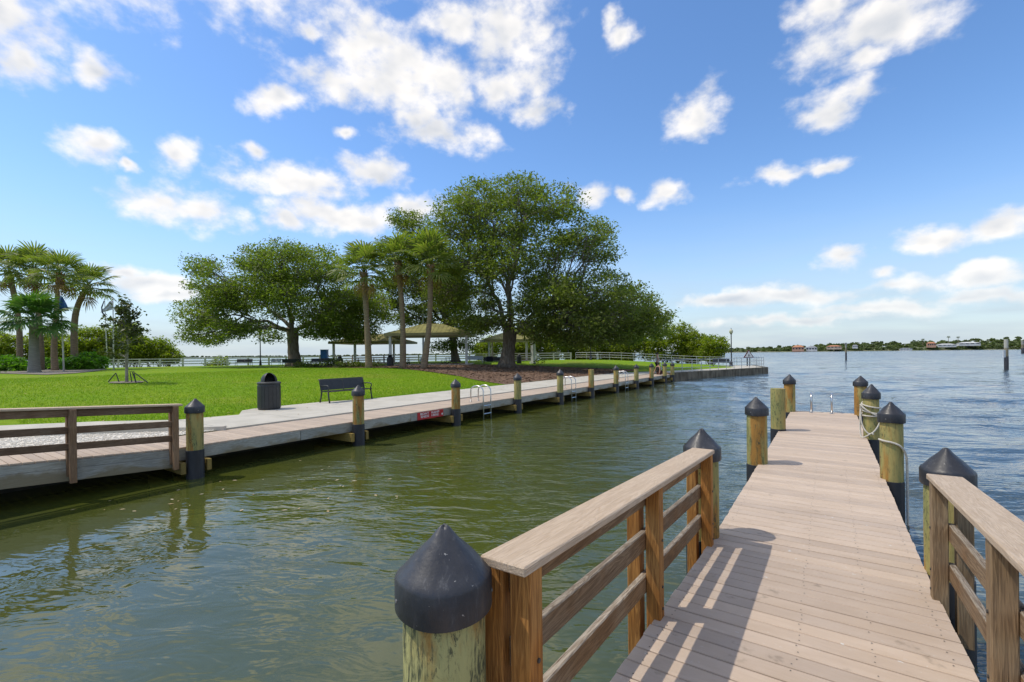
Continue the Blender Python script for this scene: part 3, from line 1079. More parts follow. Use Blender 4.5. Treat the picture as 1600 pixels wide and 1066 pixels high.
def oak(root, base, fork, trunk_r, lobes, mat, seed, dens=14., per=26, spread=.42, leaf=.27, limb_r=.24, lean=0):
    rs = np.random.RandomState(seed)
    base, fork = Vector(base), Vector(fork)
    # trunk with flared foot
    m = MB()
    pts, rad = [], []
    for i in range(9):
        q = i / 8
        p = base.lerp(fork, q) + Vector((rs.normal() * .05, rs.normal() * .05, 0)) * (q * (1 - q) * 4)
        if i == 0:
            p.z -= .3
        pts.append(p)
        rad.append(trunk_r * (1.0 + .55 * (1 - q) ** 5 + (.25 * q ** 3)) * (1 - .12 * q))
    m.tube(pts, rad, 14)
    for k in range(6):
        q = k * 1.05 + .3
        m.tube([base + Vector((math.cos(q) * trunk_r * .7, math.sin(q) * trunk_r * .7, .9)), base + Vector((math.cos(q) * trunk_r * 1.15, math.sin(q) * trunk_r * 1.15, .25)),
                base + Vector((math.cos(q) * trunk_r * 1.9, math.sin(q) * trunk_r * 1.9, -.15))], [trunk_r * .35, trunk_r * .33, trunk_r * .2], 7)
    tr = m.build('trunk', MT['bark'], root, smooth='all')
    cl = lobe_clusters(lobes, dens, rs)
    allc = list(cl)
    C_l = np.array([q[0] for q in lobes])
    K = min(8, len(lobes) // 3)
    cen = C_l[rs.choice(len(C_l), K, replace=False)]
    for it in range(8):
        own = np.argmin(((C_l[:, None] - cen[None]) ** 2).sum(2), 1)
        cen = np.array([C_l[own == k].mean(0) if (own == k).any() else cen[k] for k in range(K)])

    def wander(p0, p1, sag, n, amp):
        mid = p0.lerp(p1, .5) + Vector((rs.normal() * amp, rs.normal() * amp, sag))
        out = []
        for i in range(n):
            q = i / (n - 1)
            p = p0 * (1 - q) ** 2 + mid * (2 * q * (1 - q)) + p1 * q * q
            if 0 < i < n - 1:
                p = p + Vector(rs.normal(size=3)) * amp * .30
            out.append(p)
        return out
    for k in range(K):
        if not (own == k).any():
            continue
        tgt = fork.lerp(Vector(cen[k]), .85)
        st = fork - Vector((0, 0, rs.uniform(0, .14))) * (fork - base).length
        L0 = (tgt - st).length
        path = wander(st, tgt, .10 * L0 * rs.uniform(-.2, 1.), 9, .07 * L0)
        r0 = limb_r * (.75 + .035 * L0) * rs.uniform(.8, 1.2)
        m = MB()
        m.tube(path, [r0 * (1 - .70 * i / 8) for i in range(9)], 8)
        limb_o = m.build('limb', MT['limb'], root, smooth='all')
        m = MB()
        for li in np.where(own == k)[0]:
            c = Vector(lobes[li][0])
            s0 = path[rs.randint(3, 9)]
            sub = wander(s0, c, .06 * (c - s0).length, 7, .09 * (c - s0).length)
            r1 = min(.12, .035 + .016 * (c - s0).length)
            m.tube(sub, [r1 * (1 - .75 * i / 6) for i in range(7)], 6)
            for k_, q in enumerate(cl[li]):
                if k_ % 2:
                    continue
                q = Vector(q)
                s1 = sub[rs.randint(2, 7)]
                md = s1.lerp(q, .5) + Vector(rs.normal(size=3)) * .25
                m.tube([s1, md, q], [.04, .026, .01], 4, caps=False)
        m.build('branch', MT['limb'], limb_o, smooth='all')
    P = np.concatenate(allc)
    n = len(P)
    P = np.repeat(P, per, 0) + np.clip(rs.normal(size=(n * per, 3)), -2, 2) * np.array([spread, spread, spread * .5])
    me = leaf_mesh('foliage', P, leaf, mat, rs)
    o = WL[root.name]
    me.transform(Matrix.Translation(-o))
    tag(link('foliage', me, root, o), kind='stuff')
    return tr


def lobes_px(lst, D, depth=1.0, back=True, seed=0, deep=.9):
    """crown lobes given as seen in the photograph, set at real distances round depth D and given real size"""
    rs = random.Random(seed)
    xs = [q[0] for q in lst]
    xc = (min(xs) + max(xs)) / 2
    half = (max(xs) - min(xs)) / 2 + 1e-6
    R = half * D / F
    out = []
    for px, py, rx, ry in lst:
        a = abs(px - xc) / half
        lim = R * deep * math.sqrt(max(.05, 1 - a * a)) * .75
        offs = (-lim * rs.uniform(.5, 1.), lim * rs.uniform(.35, 1.)) if back else (rs.uniform(-lim, lim),)
        for o in offs:
            d = D + o * depth
            k = d / F
            c = at(px, py, d)
            out.append(((c.x, c.y, c.z), (rx * k, max(1.2, .5 * (rx + ry) * k), ry * k)))
    return out


# ------------------------------------------------------------------ the three live oaks
o2 = thing('live_oak', (-27.4, 39.4, hz(-27.4, 39.4)), 'tallest broad live oak, its thick trunk standing in brown mulch', 'tree', 'live oaks of the park')
D2 = 48.
l2 = [(740, 318, 50, 34), (810, 302, 46, 28), (865, 322, 44, 34), (714, 350, 42, 42), (794, 355, 60, 42), (918, 370, 40, 30), (935, 398, 30, 28),
      (724, 415, 45, 34), (701, 455, 42, 38), (862, 392, 46, 36), (867, 464, 55, 40), (931, 458, 55, 42), (979, 480, 46, 36), (1018, 496, 28, 25),
      (902, 512, 58, 28), (829, 512, 22, 26), (962, 516, 45, 20), (752, 468, 30, 32), (800, 410, 40, 30), (840, 440, 30, 30), (775, 425, 30, 20), (820, 478, 30, 24), (765, 500, 22, 13), (850, 505, 28, 18), (1002, 520, 36, 17), (900, 534, 40, 13), (760, 390, 34, 22), (1030, 515, 18, 14), (880, 492, 50, 32), (950, 498, 46, 28), (925, 528, 52, 16), (1000, 500, 30, 24), (850, 528, 24, 15), (970, 530, 40, 12), (728, 502, 26, 17), (748, 514, 18, 13), (772, 507, 18, 13)]
lob2 = lobes_px(l2, D2, seed=3)
b2 = at(792, 574, D2)
b2.z = hz(b2.x, b2.y)
oak(o2, b2, at(797, 516, D2), .68, lob2, MT['oak'], 21, dens=7.2, per=48, spread=.52, leaf=.25, limb_r=.26)

o1 = thing('live_oak', (-53.1, 31.6, hz(-53, 31.6)), 'wide spreading live oak with low limbs behind the lawn on the left', 'tree', 'live oaks of the park')
D1 = 55.
l1 = [(438, 394, 45, 18), (396, 408, 40, 24), (315, 418, 24, 20), (336, 446, 40, 32), (307, 497, 22, 34), (332, 500, 34, 32), (380, 472, 40, 28), (427, 452, 50, 33),
      (467, 428, 45, 33), (501, 420, 45, 34), (493, 488, 40, 36), (438, 488, 28, 14), (519, 488, 42, 36), (533, 511, 40, 24), (401, 510, 26, 12), (543, 455, 40, 38),
      (425, 528, 14, 13), (577, 485, 38, 40), (352, 512, 20, 16), (300, 524, 18, 17), (330, 530, 26, 13), (362, 524, 22, 13), (388, 515, 20, 13), (500, 520, 40, 16), (540, 524, 36, 13), (566, 520, 30, 18), (450, 460, 34, 26), (350, 470, 36, 26), (415, 430, 40, 26)]
lob1 = lobes_px(l1, D1, seed=8)
b1 = at(460, 572, D1)
b1.z = hz(b1.x, b1.y)
oak(o1, b1, at(457, 512, D1), .62, lob1, MT['oak_b'], 5, dens=6.0, per=48, spread=.54, leaf=.26, limb_r=.25)

o3 = thing('live_oak', (-43.7, 50.1, hz(-43.7, 50.1)), 'live oak behind the picnic shelter, half hidden by the palms', 'tree', 'live oaks of the park')
D3 = 64.
l3 = [(634, 345, 22, 18), (655, 372, 34, 38), (612, 400, 28, 28), (642, 440, 44, 38), (690, 472, 48, 42), (735, 512, 32, 24), (700, 432, 38, 38), (722, 540, 26, 13),
      (650, 498, 34, 22), (602, 468, 34, 40), (690, 543, 18, 12), (680, 390, 30, 30)]
b3 = at(712, 560, D3)
b3.z = hz(b3.x, b3.y)
oak(o3, b3, at(706, 515, D3), .46, lobes_px(l3, D3, seed=4, deep=.7), MT['oak_c'], 77, dens=6.0, per=46, spread=.54, leaf=.27, limb_r=.22)


# ------------------------------------------------------------------ palms
def frond_mesh(name, seed, petiole=1.15, fan=1.0, nseg=24, mat=None, arc=115, droop=.35):
    """a fan leaf: stalk along +x, blade of folded segments with drooping tips"""
    rs = random.Random(seed)
    m = MB()
    m.tube([(0, 0, 0), (petiole * .5, 0, .06), (petiole, 0, .02)], [.028, .02, .012], 4, caps=False)
    for k in range(nseg):
        a = math.radians(-arc + 2 * arc * (k + .5) / nseg)
        L = fan * (1 - .35 * abs(a / math.radians(arc)) ** 2) * rs.uniform(.85, 1.1)
        w = .040 * fan * rs.uniform(.9, 1.2)
        d = Vector((math.cos(a), math.sin(a), 0))
        s = Vector((-d.y, d.x, 0))
        z0 = .02 + .10 * abs(math.sin(a))
        o = Vector((petiole - .05, 0, z0))
        p1 = o + d * L * .5 + Vector((0, 0, .10 * math.cos(a) - .02))
        dz = -droop * rs.uniform(.5, 1.4)
        p2 = o + d * L * .8 + Vector((0, 0, dz * .35))
        p3 = o + d * L * .96 + Vector((0, 0, dz * 1.1))
        up = Vector((0, 0, w * .6))
        b = len(m.v)
        m.v += [tuple(q) for q in (o, p1 + s * w, p1 + up, p1 - s * w, p2 + s * w * .7, p2 + up * .5, p2 - s * w * .7, p3)]
        m.f += [(b, b + 1, b + 2), (b, b + 2, b + 3), (b + 1, b + 4, b + 5, b + 2), (b + 2, b + 5, b + 6, b + 3), (b + 4, b + 7, b + 5), (b + 5, b + 7, b + 6)]
    return m.mesh(name, mat or MT['frond'])


FR = [frond_mesh('frond', i, 1.0, 1.05, 17, arc=105, droop=.10 + .06 * i) for i in range(4)]
FRB = [frond_mesh('bright_frond', 10 + i, 1.15, 1.25, 26, MT['frond_b'], droop=.3) for i in range(3)]
FRD = [frond_mesh('dead_frond', 20 + i, .9, .8, 14, MT['dead_frond'], droop=.5) for i in range(2)]


def palm(label, path, radii, n_frond, seed, scale=1.0, set_=FR, dead=3, bark=None, boots=True, up_only=False, group='cabbage palms in the park', name='palm_tree'):
    rs = random.Random(seed)
    path = [Vector(p) for p in path]
    root = thing(name, path[0], label, 'palm tree', group)
    # smooth the given points
    pts, rad = [], []
    nP = len(path)
    for i in range(nP - 1):
        for q in np.linspace(0, 1, 8, endpoint=False):
            p0, p1, p2, p3 = path[max(i - 1, 0)], path[i], path[i + 1], path[min(i + 2, nP - 1)]
            p = .5 * ((2 * p1) + (p2 - p0) * q + (2 * p0 - 5 * p1 + 4 * p2 - p3) * q * q + (3 * p1 - p0 - 3 * p2 + p3) * q ** 3)
            pts.append(p)
            rad.append((radii[i] * (1 - q) + radii[i + 1] * q) * rs.uniform(.96, 1.04))
    pts.append(path[-1])
    rad.append(radii[-1])
    pts[0] = pts[0] - Vector((0, 0, .25))
    m = MB()
    m.tube(pts, rad, 12)
    m.build('trunk', bark or MT['palm_bark'], root, smooth='all')
    top = path[-1]
    if boots:
        m = MB()
        for k in range(22):
            q = k * 2.4
            z = -1.1 + 1.2 * k / 22
            r = radii[-1] * 1.0
            a = top + Vector((math.cos(q) * r, math.sin(q) * r, z))
            m.tube([a, a + Vector((math.cos(q) * .12, math.sin(q) * .12, .3))], [.07, .025], 4)
        m.build('boot_cluster', MT['palm_boot'], root)
    for k in range(n_frond):
        q = k / n_frond
        az = k * 2.39996 + rs.uniform(-.25, .25)
        el = math.radians((78 - 112 * q ** .9 if not up_only else 80 - 85 * q) + rs.uniform(-9, 9))
        me = rs.choice(set_)
        o = link('frond', me, root, top + Vector((0, 0, .1 - .35 * q)))
        o.rotation_euler = Euler((rs.uniform(-.4, .4), -el, az), 'XYZ')
        s = scale * rs.uniform(.85, 1.12)
        o.scale = (s, s, s)
    for k in range(dead):
        o = link('dead_frond', rs.choice(FRD), root, top + Vector((0, 0, -.35)))
        o.rotation_euler = Euler((rs.uniform(-.4, .4), math.radians(rs.uniform(48, 75)), rs.uniform(0, 6.28)), 'XYZ')
        s = scale * rs.uniform(.8, 1.)
        o.scale = (s, s, s)
        tag(o, 'dry yellow-brown hanging frond')
    return root


def gp(px, D):
    p = at(px, 570, D)
    p.z = hz(p.x, p.y)
    return p


Dp = 44.
palm('left palm of the three tall ones before the shelters', [gp(576.5, Dp), at(573, 500, Dp), at(568.5, 426, Dp)], [.34, .24, .29], 27, 1, 1.62, dead=4)
palm('middle palm of the three tall ones, slightly kinked trunk', [gp(629.5, Dp), at(629, 500, Dp), at(622, 410, Dp)], [.34, .23, .29], 25, 2, 1.5, dead=4)
palm('right palm of the three tall ones, leaning trunk foot', [gp(662, 43), at(671, 500, 43), at(672.5, 414, 43)], [.36, .23, .28], 28, 3, 1.72, dead=2)
# the clump on the left
palm('palm with the short swollen grey trunk and bright green fronds', [gp(53.5, 42), at(53.5, 572, 42), at(53, 530, 42), at(52, 500, 42)], [.54, .42, .32, .29], 30, 4, 1.3, FRB, 0, MT['grey_bark'], False, False, name='fan_palm')
palm('tallest palm of the left clump, rising behind the swollen trunk', [gp(64, 50), at(62, 510, 50), at(52, 424, 50)], [.32, .25, .26], 27, 5, 1.6, dead=5)
palm('leftmost palm of the left clump, cut off by the picture edge', [gp(31, 51), at(29, 500, 51), at(14, 425, 51)], [.30, .24, .26], 26, 6, 1.55, dead=3)
palm('palm between the swollen trunk and the curved one', [gp(86, 47), at(85, 530, 47), at(94, 430, 47)], [.32, .24, .24], 26, 7, 1.5, dead=4)
palm('palm with the long curved trunk leaning right', [gp(117, 52), at(116, 515, 52), at(121, 480, 52), at(137, 447, 52)], [.35, .31, .29, .26], 28, 8, 1.6, dead=2)


# ------------------------------------------------------------------ shrubs, mangroves, young tree
def bush(name, label, cat, group, lobes, base, mat, seed, dens, per, leaf, spread=.3, stems=5, long=1.8):
    rs = np.random.RandomState(seed)
    base = Vector(base)
    root = thing(name, base, label, cat, group)
    cl = lobe_clusters(lobes, dens, rs, .35, .8)
    m = MB()
    for (c, r), pts in zip(lobes, cl):
        c = Vector(c)
        for k in range(stems):
            e = Vector(pts[rs.randint(len(pts))])
            b = base + Vector((c.x - base.x, c.y - base.y, 0)) * .75 + Vector((rs.normal() * .25, rs.normal() * .25, -.1))
            md = b.lerp(e, .5) + Vector(rs.normal(size=3)) * .15 * r[2]
            m.tube([b, md, e], [.03 + .015 * r[2], .025 + .008 * r[2], .01], 5, caps=False)
    m.build('stem', MT['stem'], root)
    P = np.concatenate(cl)
    n = len(P)
    P = np.repeat(P, per, 0) + np.clip(rs.normal(size=(n * per, 3)), -2, 2) * np.array([spread, spread, spread * .7])
    me = leaf_mesh('foliage', P, leaf, mat, rs, .4, long)
    me.transform(Matrix.Translation(-base))
    tag(link('foliage', me, root, base), kind='stuff')
    return root


def bush_px(name, label, cat, group, lst, D, zbase, mat, seed, dens=20, per=16, leaf=.2, spread=.3, stems=5, long=1.8, deep=1.):
    lobes = []
    rs = random.Random(seed)
    for px, py, rx, ry in lst:
        d = D + rs.uniform(-.5, .5)
        c = at(px, py, d)
        k = d / F
        lobes.append(((c.x, c.y, c.z), (rx * k, .5 * (rx + ry) * k * deep, ry * k)))
    b = at(sum(q[0] for q in lst) / len(lst), 570, D)
    b.z = zbase if zbase is not None else hz(b.x, b.y)
    return bush(name, label, cat, group, lobes, b, mat, seed, dens, per, leaf, spread, stems, long)


MG = 'mangroves along the shore'
mang = [
    ('yellow-green mangrove behind the leftmost palm trunk', [(8, 545, 26, 22), (-25, 540, 30, 26)], 66),
    ('mangrove seen between the swollen and the curved palm trunks', [(75, 540, 30, 24), (100, 550, 22, 20)], 68),
    ('tall mangrove just right of the curved palm trunk', [(140, 535, 26, 26), (160, 550, 26, 20)], 68),
    ('dark mangrove behind the staked young tree', [(195, 528, 24, 24), (212, 545, 26, 22)], 69),
    ('rounded mangrove at the left fence end, edging the open water', [(243, 548, 26, 20), (262, 556, 16, 16)], 70),
    ('small pale mangrove poking over the fence under the left oak', [(345, 566, 12, 8), (330, 572, 12, 5)], 72),
    ('bright mangrove behind the bench beside the big oak trunk', [(770, 541, 22, 15), (752, 546, 14, 10)], 86),
    ('bright mangrove just right of the big oak trunk', [(828, 539, 26, 16), (806, 545, 16, 11)], 84),
    ('mangrove under the low hanging oak boughs', [(868, 537, 28, 18), (893, 544, 20, 12)], 83),
    ('mangrove behind the black mid lamp post', [(925, 540, 26, 15), (948, 543, 18, 12)], 82),
    ('bright green mangrove left of the standing person', [(985, 536, 28, 18), (968, 545, 16, 10)], 80),
    ('tall open mangrove behind the standing person', [(1040, 530, 36, 24), (1062, 522, 26, 16), (1020, 545, 22, 12)], 78),
    ('mangrove left of the last rounded one on the point', [(1085, 538, 24, 18), (1075, 548, 20, 10)], 76),
    ('last rounded mangrove on the point beside the globe lamp', [(1117, 541, 17, 19), (1105, 550, 18, 10)], 72),
]
for i, (lb, lst, D) in enumerate(mang):
    if i not in (5,):
        lst = lst + [(lst[0][0] - lst[0][2] * .4, 557, lst[0][2] * .75, 9), (lst[1][0] + 4, 558, lst[1][2] * .9, 8)]
    bush_px('mangrove', lb, 'mangrove', MG, lst, D, -.7, MT['mangrove'], 100 + i, dens=34 if i not in (5, 11) else 18, per=30, leaf=.27, spread=.34, stems=7)

HG = 'sea grape hedge under the left palms'
for i, (lb, lst, D) in enumerate([
        ('hedge shrub at the left picture edge under the palms', [(8, 572, 22, 16), (-22, 572, 26, 18)], 48),
        ('hedge shrub beside the swollen palm trunk, left of it', [(34, 577, 14, 11), (25, 568, 14, 10)], 47),
        ('hedge shrub behind the first flagpole', [(76, 571, 14, 11), (92, 573, 13, 11)], 53),
        ('hedge shrub under the curved palm', [(117, 571, 19, 14), (135, 573, 17, 12)], 50),
        ('rightmost hedge shrub, ending near the fence', [(150, 570, 17, 14), (138, 563, 16, 11)], 52),
        ('small clipped shrub low at the left picture edge', [(2, 590, 9, 6)], 42)]):
    bush_px('hedge_shrub', lb, 'shrub', HG, lst, D, None, MT['hedge'], 200 + i, dens=70, per=14, leaf=.26, spread=.22, long=1.4)

SG = 'low shrubs in the bed before the shelters'
sl = [(466, 572, 9, 6), (481, 571, 9, 6), (497, 571, 9, 5), (512, 570, 9, 6), (523, 566, 8, 8), (532, 572, 9, 6), (543, 571, 10, 7), (556, 571, 10, 7), (568, 571, 9, 6.5), (588, 571, 10, 7)]
sn = ['leftmost low shrub, in the shade at the left oak foot', 'low shaded shrub before the dark bench', 'low shrub in front of the slatted bench, left end', 'low shrub in front of the slatted bench, right end',
      'taller reddish shrub under the blue box', 'low yellow-green shrub before the round bin', 'low yellow-green shrub under the left shelter corner', 'low green shrub left of the left tall palm',
      'low green shrub touching the left tall palm', 'low green shrub between the left tall palm and the bin']
for i, (q, lb) in enumerate(zip(sl, sn)):
    bush_px('low_shrub', lb, 'shrub', SG, [q], 46.5 if i > 4 else 49, None, MT['shrub'], 300 + i, dens=90, per=12, leaf=.2, spread=.16, long=2.4)
bush_px('low_shrub', 'dry low plant in the red bed right of the big oak', 'shrub', SG, [(842, 565, 9, 3)], 52, None, MT['shrub'], 330, dens=70, per=10, leaf=.15, spread=.15)

# staked young tree
yt = thing('young_tree', (-30.55, 8.89, hz(-30.5, 8.9)), 'slim young tree with thin crown, propped by stakes on the lawn', 'tree')
Dy = -(-30.55) * S_ + 8.89 * C_
yb = Vector((-30.55, 8.89, hz(-30.5, 8.9)))
rsy = np.random.RandomState(9)
m = MB()
ypts = [yb - Vector((0, 0, .2)), at(198, 590, Dy), at(198, 560, Dy), at(199, 530, Dy), at(196, 505, Dy), at(194, 476, Dy)]
m.tube(ypts, [.085, .075, .07, .055, .035, .01], 8)
m.build('trunk', MT['thin_bark'], yt, smooth='all')
P = []
m = MB()
for k in range(46):
    q = rsy.uniform(0, 1)
    s = at(198 - 3 * q, 560 - 80 * q, Dy)
    az = rsy.uniform(0, 6.28)
    wid = (1 - q) ** .7 * 1.25 + .25
    e = s + Vector((math.cos(az) * wid * rsy.uniform(.5, 1.1), math.sin(az) * wid * rsy.uniform(.5, 1.1), rsy.uniform(.1, .55)))
    m.tube([s, s.lerp(e, .5) + Vector((0, 0, .06)), e], [.02, .013, .005], 4, caps=False)
    for j in range(34):
        f = rsy.uniform(.35, 1.05)
        P.append(np.array(s.lerp(e, f)) + rsy.normal(size=3) * .11)
m.build('limb', MT['thin_bark'], yt)
me = leaf_mesh('foliage', np.array(P), .17, MT['young'], rsy, .2, 1.9)
me.transform(Matrix.Translation(-yb))
tag(link('foliage', me, yt, yb), kind='stuff')
for px0, py0, px1, py1 in [(181, 583, 169, 601), (181, 583, 186, 592), (203, 580, 206, 592), (206, 580, 213, 604), (209, 580, 212, 601), (211, 583, 231, 606)]:
    a, b = at(px0, py0, Dy), at(px1, py1, Dy)
    b.z = hz(b.x, b.y)
    m = MB()
    m.tube([b, a], [.028, .022], 6)
    m.build('stake', MT['black_metal'], yt)

# grass blades over the nearer lawn
rg = np.random.RandomState(4)
n = 90000
gx = -15.5 - rg.uniform(0, 1, n) ** 1.5 * 26
gy = rg.uniform(3, 30, n)
keep = []
xl = np.interp(gy, [3, 4.3, 5.6, 7.1, 7.7, 8.2, 10.6, 12.6, 20, 39.3], [-18.3, -17.1, -15.45, -15.05, -16.1, -16.35, -16.3, -15.6, -15.52, -15.6])
ok = gx < xl + .03
gx, gy = gx[ok], gy[ok]
ok = np.array([not inside(mulch_poly, a, b) for a, b in zip(gx, gy)])
gx, gy = gx[ok], gy[ok]
n = len(gx)
gz = np.array([hz(a, b) for a, b in zip(gx, gy)]) - .02
q = rg.uniform(0, 6.28, n)
hgt = rg.uniform(.03, .075, n)
w = rg.uniform(.008, .02, n)
V = np.empty((n, 3, 3))
V[:, 0] = np.c_[gx - np.cos(q) * w, gy - np.sin(q) * w, gz]
V[:, 1] = np.c_[gx + np.cos(q) * w, gy + np.sin(q) * w, gz]
V[:, 2] = np.c_[gx + rg.normal(size=n) * .03, gy + rg.normal(size=n) * .03, gz + hgt]
tag(link('grass', np_mesh('grass', V.reshape(-1, 3), np.arange(n * 3).reshape(-1, 3), MT['grass'])), kind='stuff')


# fallen oak leaves on grass and path
m = MB()
for k in range(2600):
    x, y = rs.uniform(-44, -12.6), rs.uniform(4, 44)
    if rs.random() > .25 + .75 * min(1., max(0., (y - 8) / 26.)):
        continue
    q = rs.uniform(0, 6.28)
    l = rs.uniform(.03, .07)
    d = Vector((math.cos(q), math.sin(q), rs.uniform(-.2, .2))) * l
    n2 = Vector((-d.y, d.x, 0)) * .5
    z = (hz(x, y) if x < path_left(y) - .05 or y > 39 else .037) + .02
    p_ = Vector((x, y, z if z > .057 else .045))
    m.add([p_ - d, p_ + n2, p_ + d, p_ - n2], [(0, 3, 2, 1)])
tag(m.build('fallen_leaves', M('fallen_leaf', (.30, .19, .08), (.42, .32, .15), 2., .9)), kind='stuff')


# ------------------------------------------------------------------ docks
def plank_mesh(name, L, mat, w=.1352, th=.028):
    m = MB()
    c = .004
    pr = [(-w / 2, -th), (w / 2, -th), (w / 2, -c), (w / 2 - c, 0), (-w / 2 + c, 0), (-w / 2, -c)]
    vs = [(-L / 2, y, z) for y, z in pr] + [(L / 2, y, z) for y, z in pr]
    n = len(pr)
    fs = [tuple(range(n)), tuple(reversed(range(n, 2 * n)))]
    for i in range(n):
        j = (i + 1) % n
        fs.append((i, n + i, n + j, j))
    m.add(vs, fs)
    me = m.mesh(name, mat)
    bm = bmesh.new()
    bm.from_mesh(me)
    bmesh.ops.recalc_face_normals(bm, faces=bm.faces)
    bm.to_mesh(me)
    bm.free()
    return me


PITCH = .1465
SL, YB = .05, 4.72                             # the near dock's ramp: slope and where it meets the level part


def zr(y):
    return max(0., (YB - y) * SL)


dock = thing('dock', (-.15, 16.4, 0), 'tan boarded dock running out ahead from the camera', 'dock')
pm = plank_mesh('plank', 1.58, MT['deck'])
rsd = random.Random(2)
y = 16.32
i = 0
ys_near = []
while y > -1.0:
    sl = math.atan(-SL) if y < YB else 0.
    o = link('plank', pm, dock, (-.15 + rsd.uniform(-.004, .004), y, zr(y) + rsd.uniform(-.0012, .0012)), (sl, 0, rsd.uniform(-.0012, .0012)))
    ys_near.append(y)
    y -= PITCH
m = MB()
for y in ys_near:
    if y > 9:
        continue
    for x in (-.86, -.17, .20, .56):
        for dy in (-.035, .035):
            if rsd.random() < .2:
                continue
            xx, yy = x + rsd.uniform(-.012, .012), y + dy + rsd.uniform(-.006, .006)
            m.add([(xx + .0045 * math.cos(a), yy + .0045 * math.sin(a), zr(yy) + .0022) for a in (0, 1.05, 2.09, 3.14, 4.19, 5.24)], [(0, 1, 2, 3, 4, 5)])
tag(m.build('screw_heads', MT['screw'], dock), kind='stuff')
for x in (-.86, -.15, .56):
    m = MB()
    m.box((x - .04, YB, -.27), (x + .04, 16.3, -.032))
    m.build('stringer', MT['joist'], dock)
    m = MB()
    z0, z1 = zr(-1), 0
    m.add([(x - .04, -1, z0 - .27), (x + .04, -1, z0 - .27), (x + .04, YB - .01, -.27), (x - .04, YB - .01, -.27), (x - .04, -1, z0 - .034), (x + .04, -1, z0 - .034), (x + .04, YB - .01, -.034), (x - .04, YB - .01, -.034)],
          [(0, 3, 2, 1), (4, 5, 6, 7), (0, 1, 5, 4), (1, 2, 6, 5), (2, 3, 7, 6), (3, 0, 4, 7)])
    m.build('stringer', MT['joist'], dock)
m = MB()
m.box((-.94, 16.325, -.25), (.64, 16.365, -.03))
m.build('end_board', MT['fascia'], dock)
for y in (4.85, 8.45, 12.1, 16.1):
    m = MB()
    m.box((-.83, y - .1, -.50), (.60, y + .1, -.272))
    m.build('cross_beam', MT['beam'], dock)

fd = thing('dock', (-11.55, 39, 0), 'long boarded dock with grey edge boards along the park shore', 'dock')
fm = plank_mesh('plank', 1.6, MT['deck2'])
SL2, YB2 = .062, 3.95


def zl(y):
    return max(0., (YB2 - y) * SL2)


y = 39.2
while y > -1.2:
    sl = math.atan(-SL2) if y < YB2 else 0.
    link('plank', fm, fd, (-11.55 + rsd.uniform(-.006, .006), y, zl(y) + rsd.uniform(-.0015, .0015)), (sl, 0, rsd.uniform(-.0015, .0015)))
    y -= PITCH
joints = [3.95, 6.55, 8.12, 10.2, 12.12, 15.96, 19.63, 23.15, 26.7, 30.25, 33.5, 36.8, 39.2]
for a, b in zip(joints[:-1], joints[1:]):
    m = MB()
    m.cbox((-10.79, a + .006, -.265), (-10.745, b - .006, -.032), .004)
    m.build('fascia_board', MT['fascia'], fd)
    m = MB()
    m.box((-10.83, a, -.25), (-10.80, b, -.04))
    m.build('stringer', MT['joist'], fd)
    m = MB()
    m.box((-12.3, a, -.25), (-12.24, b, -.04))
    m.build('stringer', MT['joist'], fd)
for a, b in ((-1.2, 2.33), (2.33, 3.93)):
    m = MB()
    ym = (a + b) / 2
    z = zl(ym)
    m.cbox((-10.79, a + .006, z - .165), (-10.745, b - .006, z - .034), .004, -SL2)
    m.cbox((-10.785, a + .006, z - .385), (-10.735, b - .006, z - .168), .004, -SL2)
    m.build('fascia_board', MT['fascia'], fd)

m = MB()
for y0_, y1_ in ((-1.2, 1.35), (1.35, 3.93)):  # boards added behind the ramp to stop sunlight slipping under onto the water
    vs_ = []
    for xx in (-12.34, -12.29):
        vs_ += [(xx, y0_, -.45), (xx, y1_, -.45), (xx, y1_, zl(y1_) - .034), (xx, y0_, zl(y0_) - .034)]
    m = MB()
    m.add(vs_, [(0, 1, 2, 3), (7, 6, 5, 4), (0, 4, 5, 1), (1, 5, 6, 2), (2, 6, 7, 3), (3, 7, 4, 0)])
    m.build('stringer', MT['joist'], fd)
# -- railings


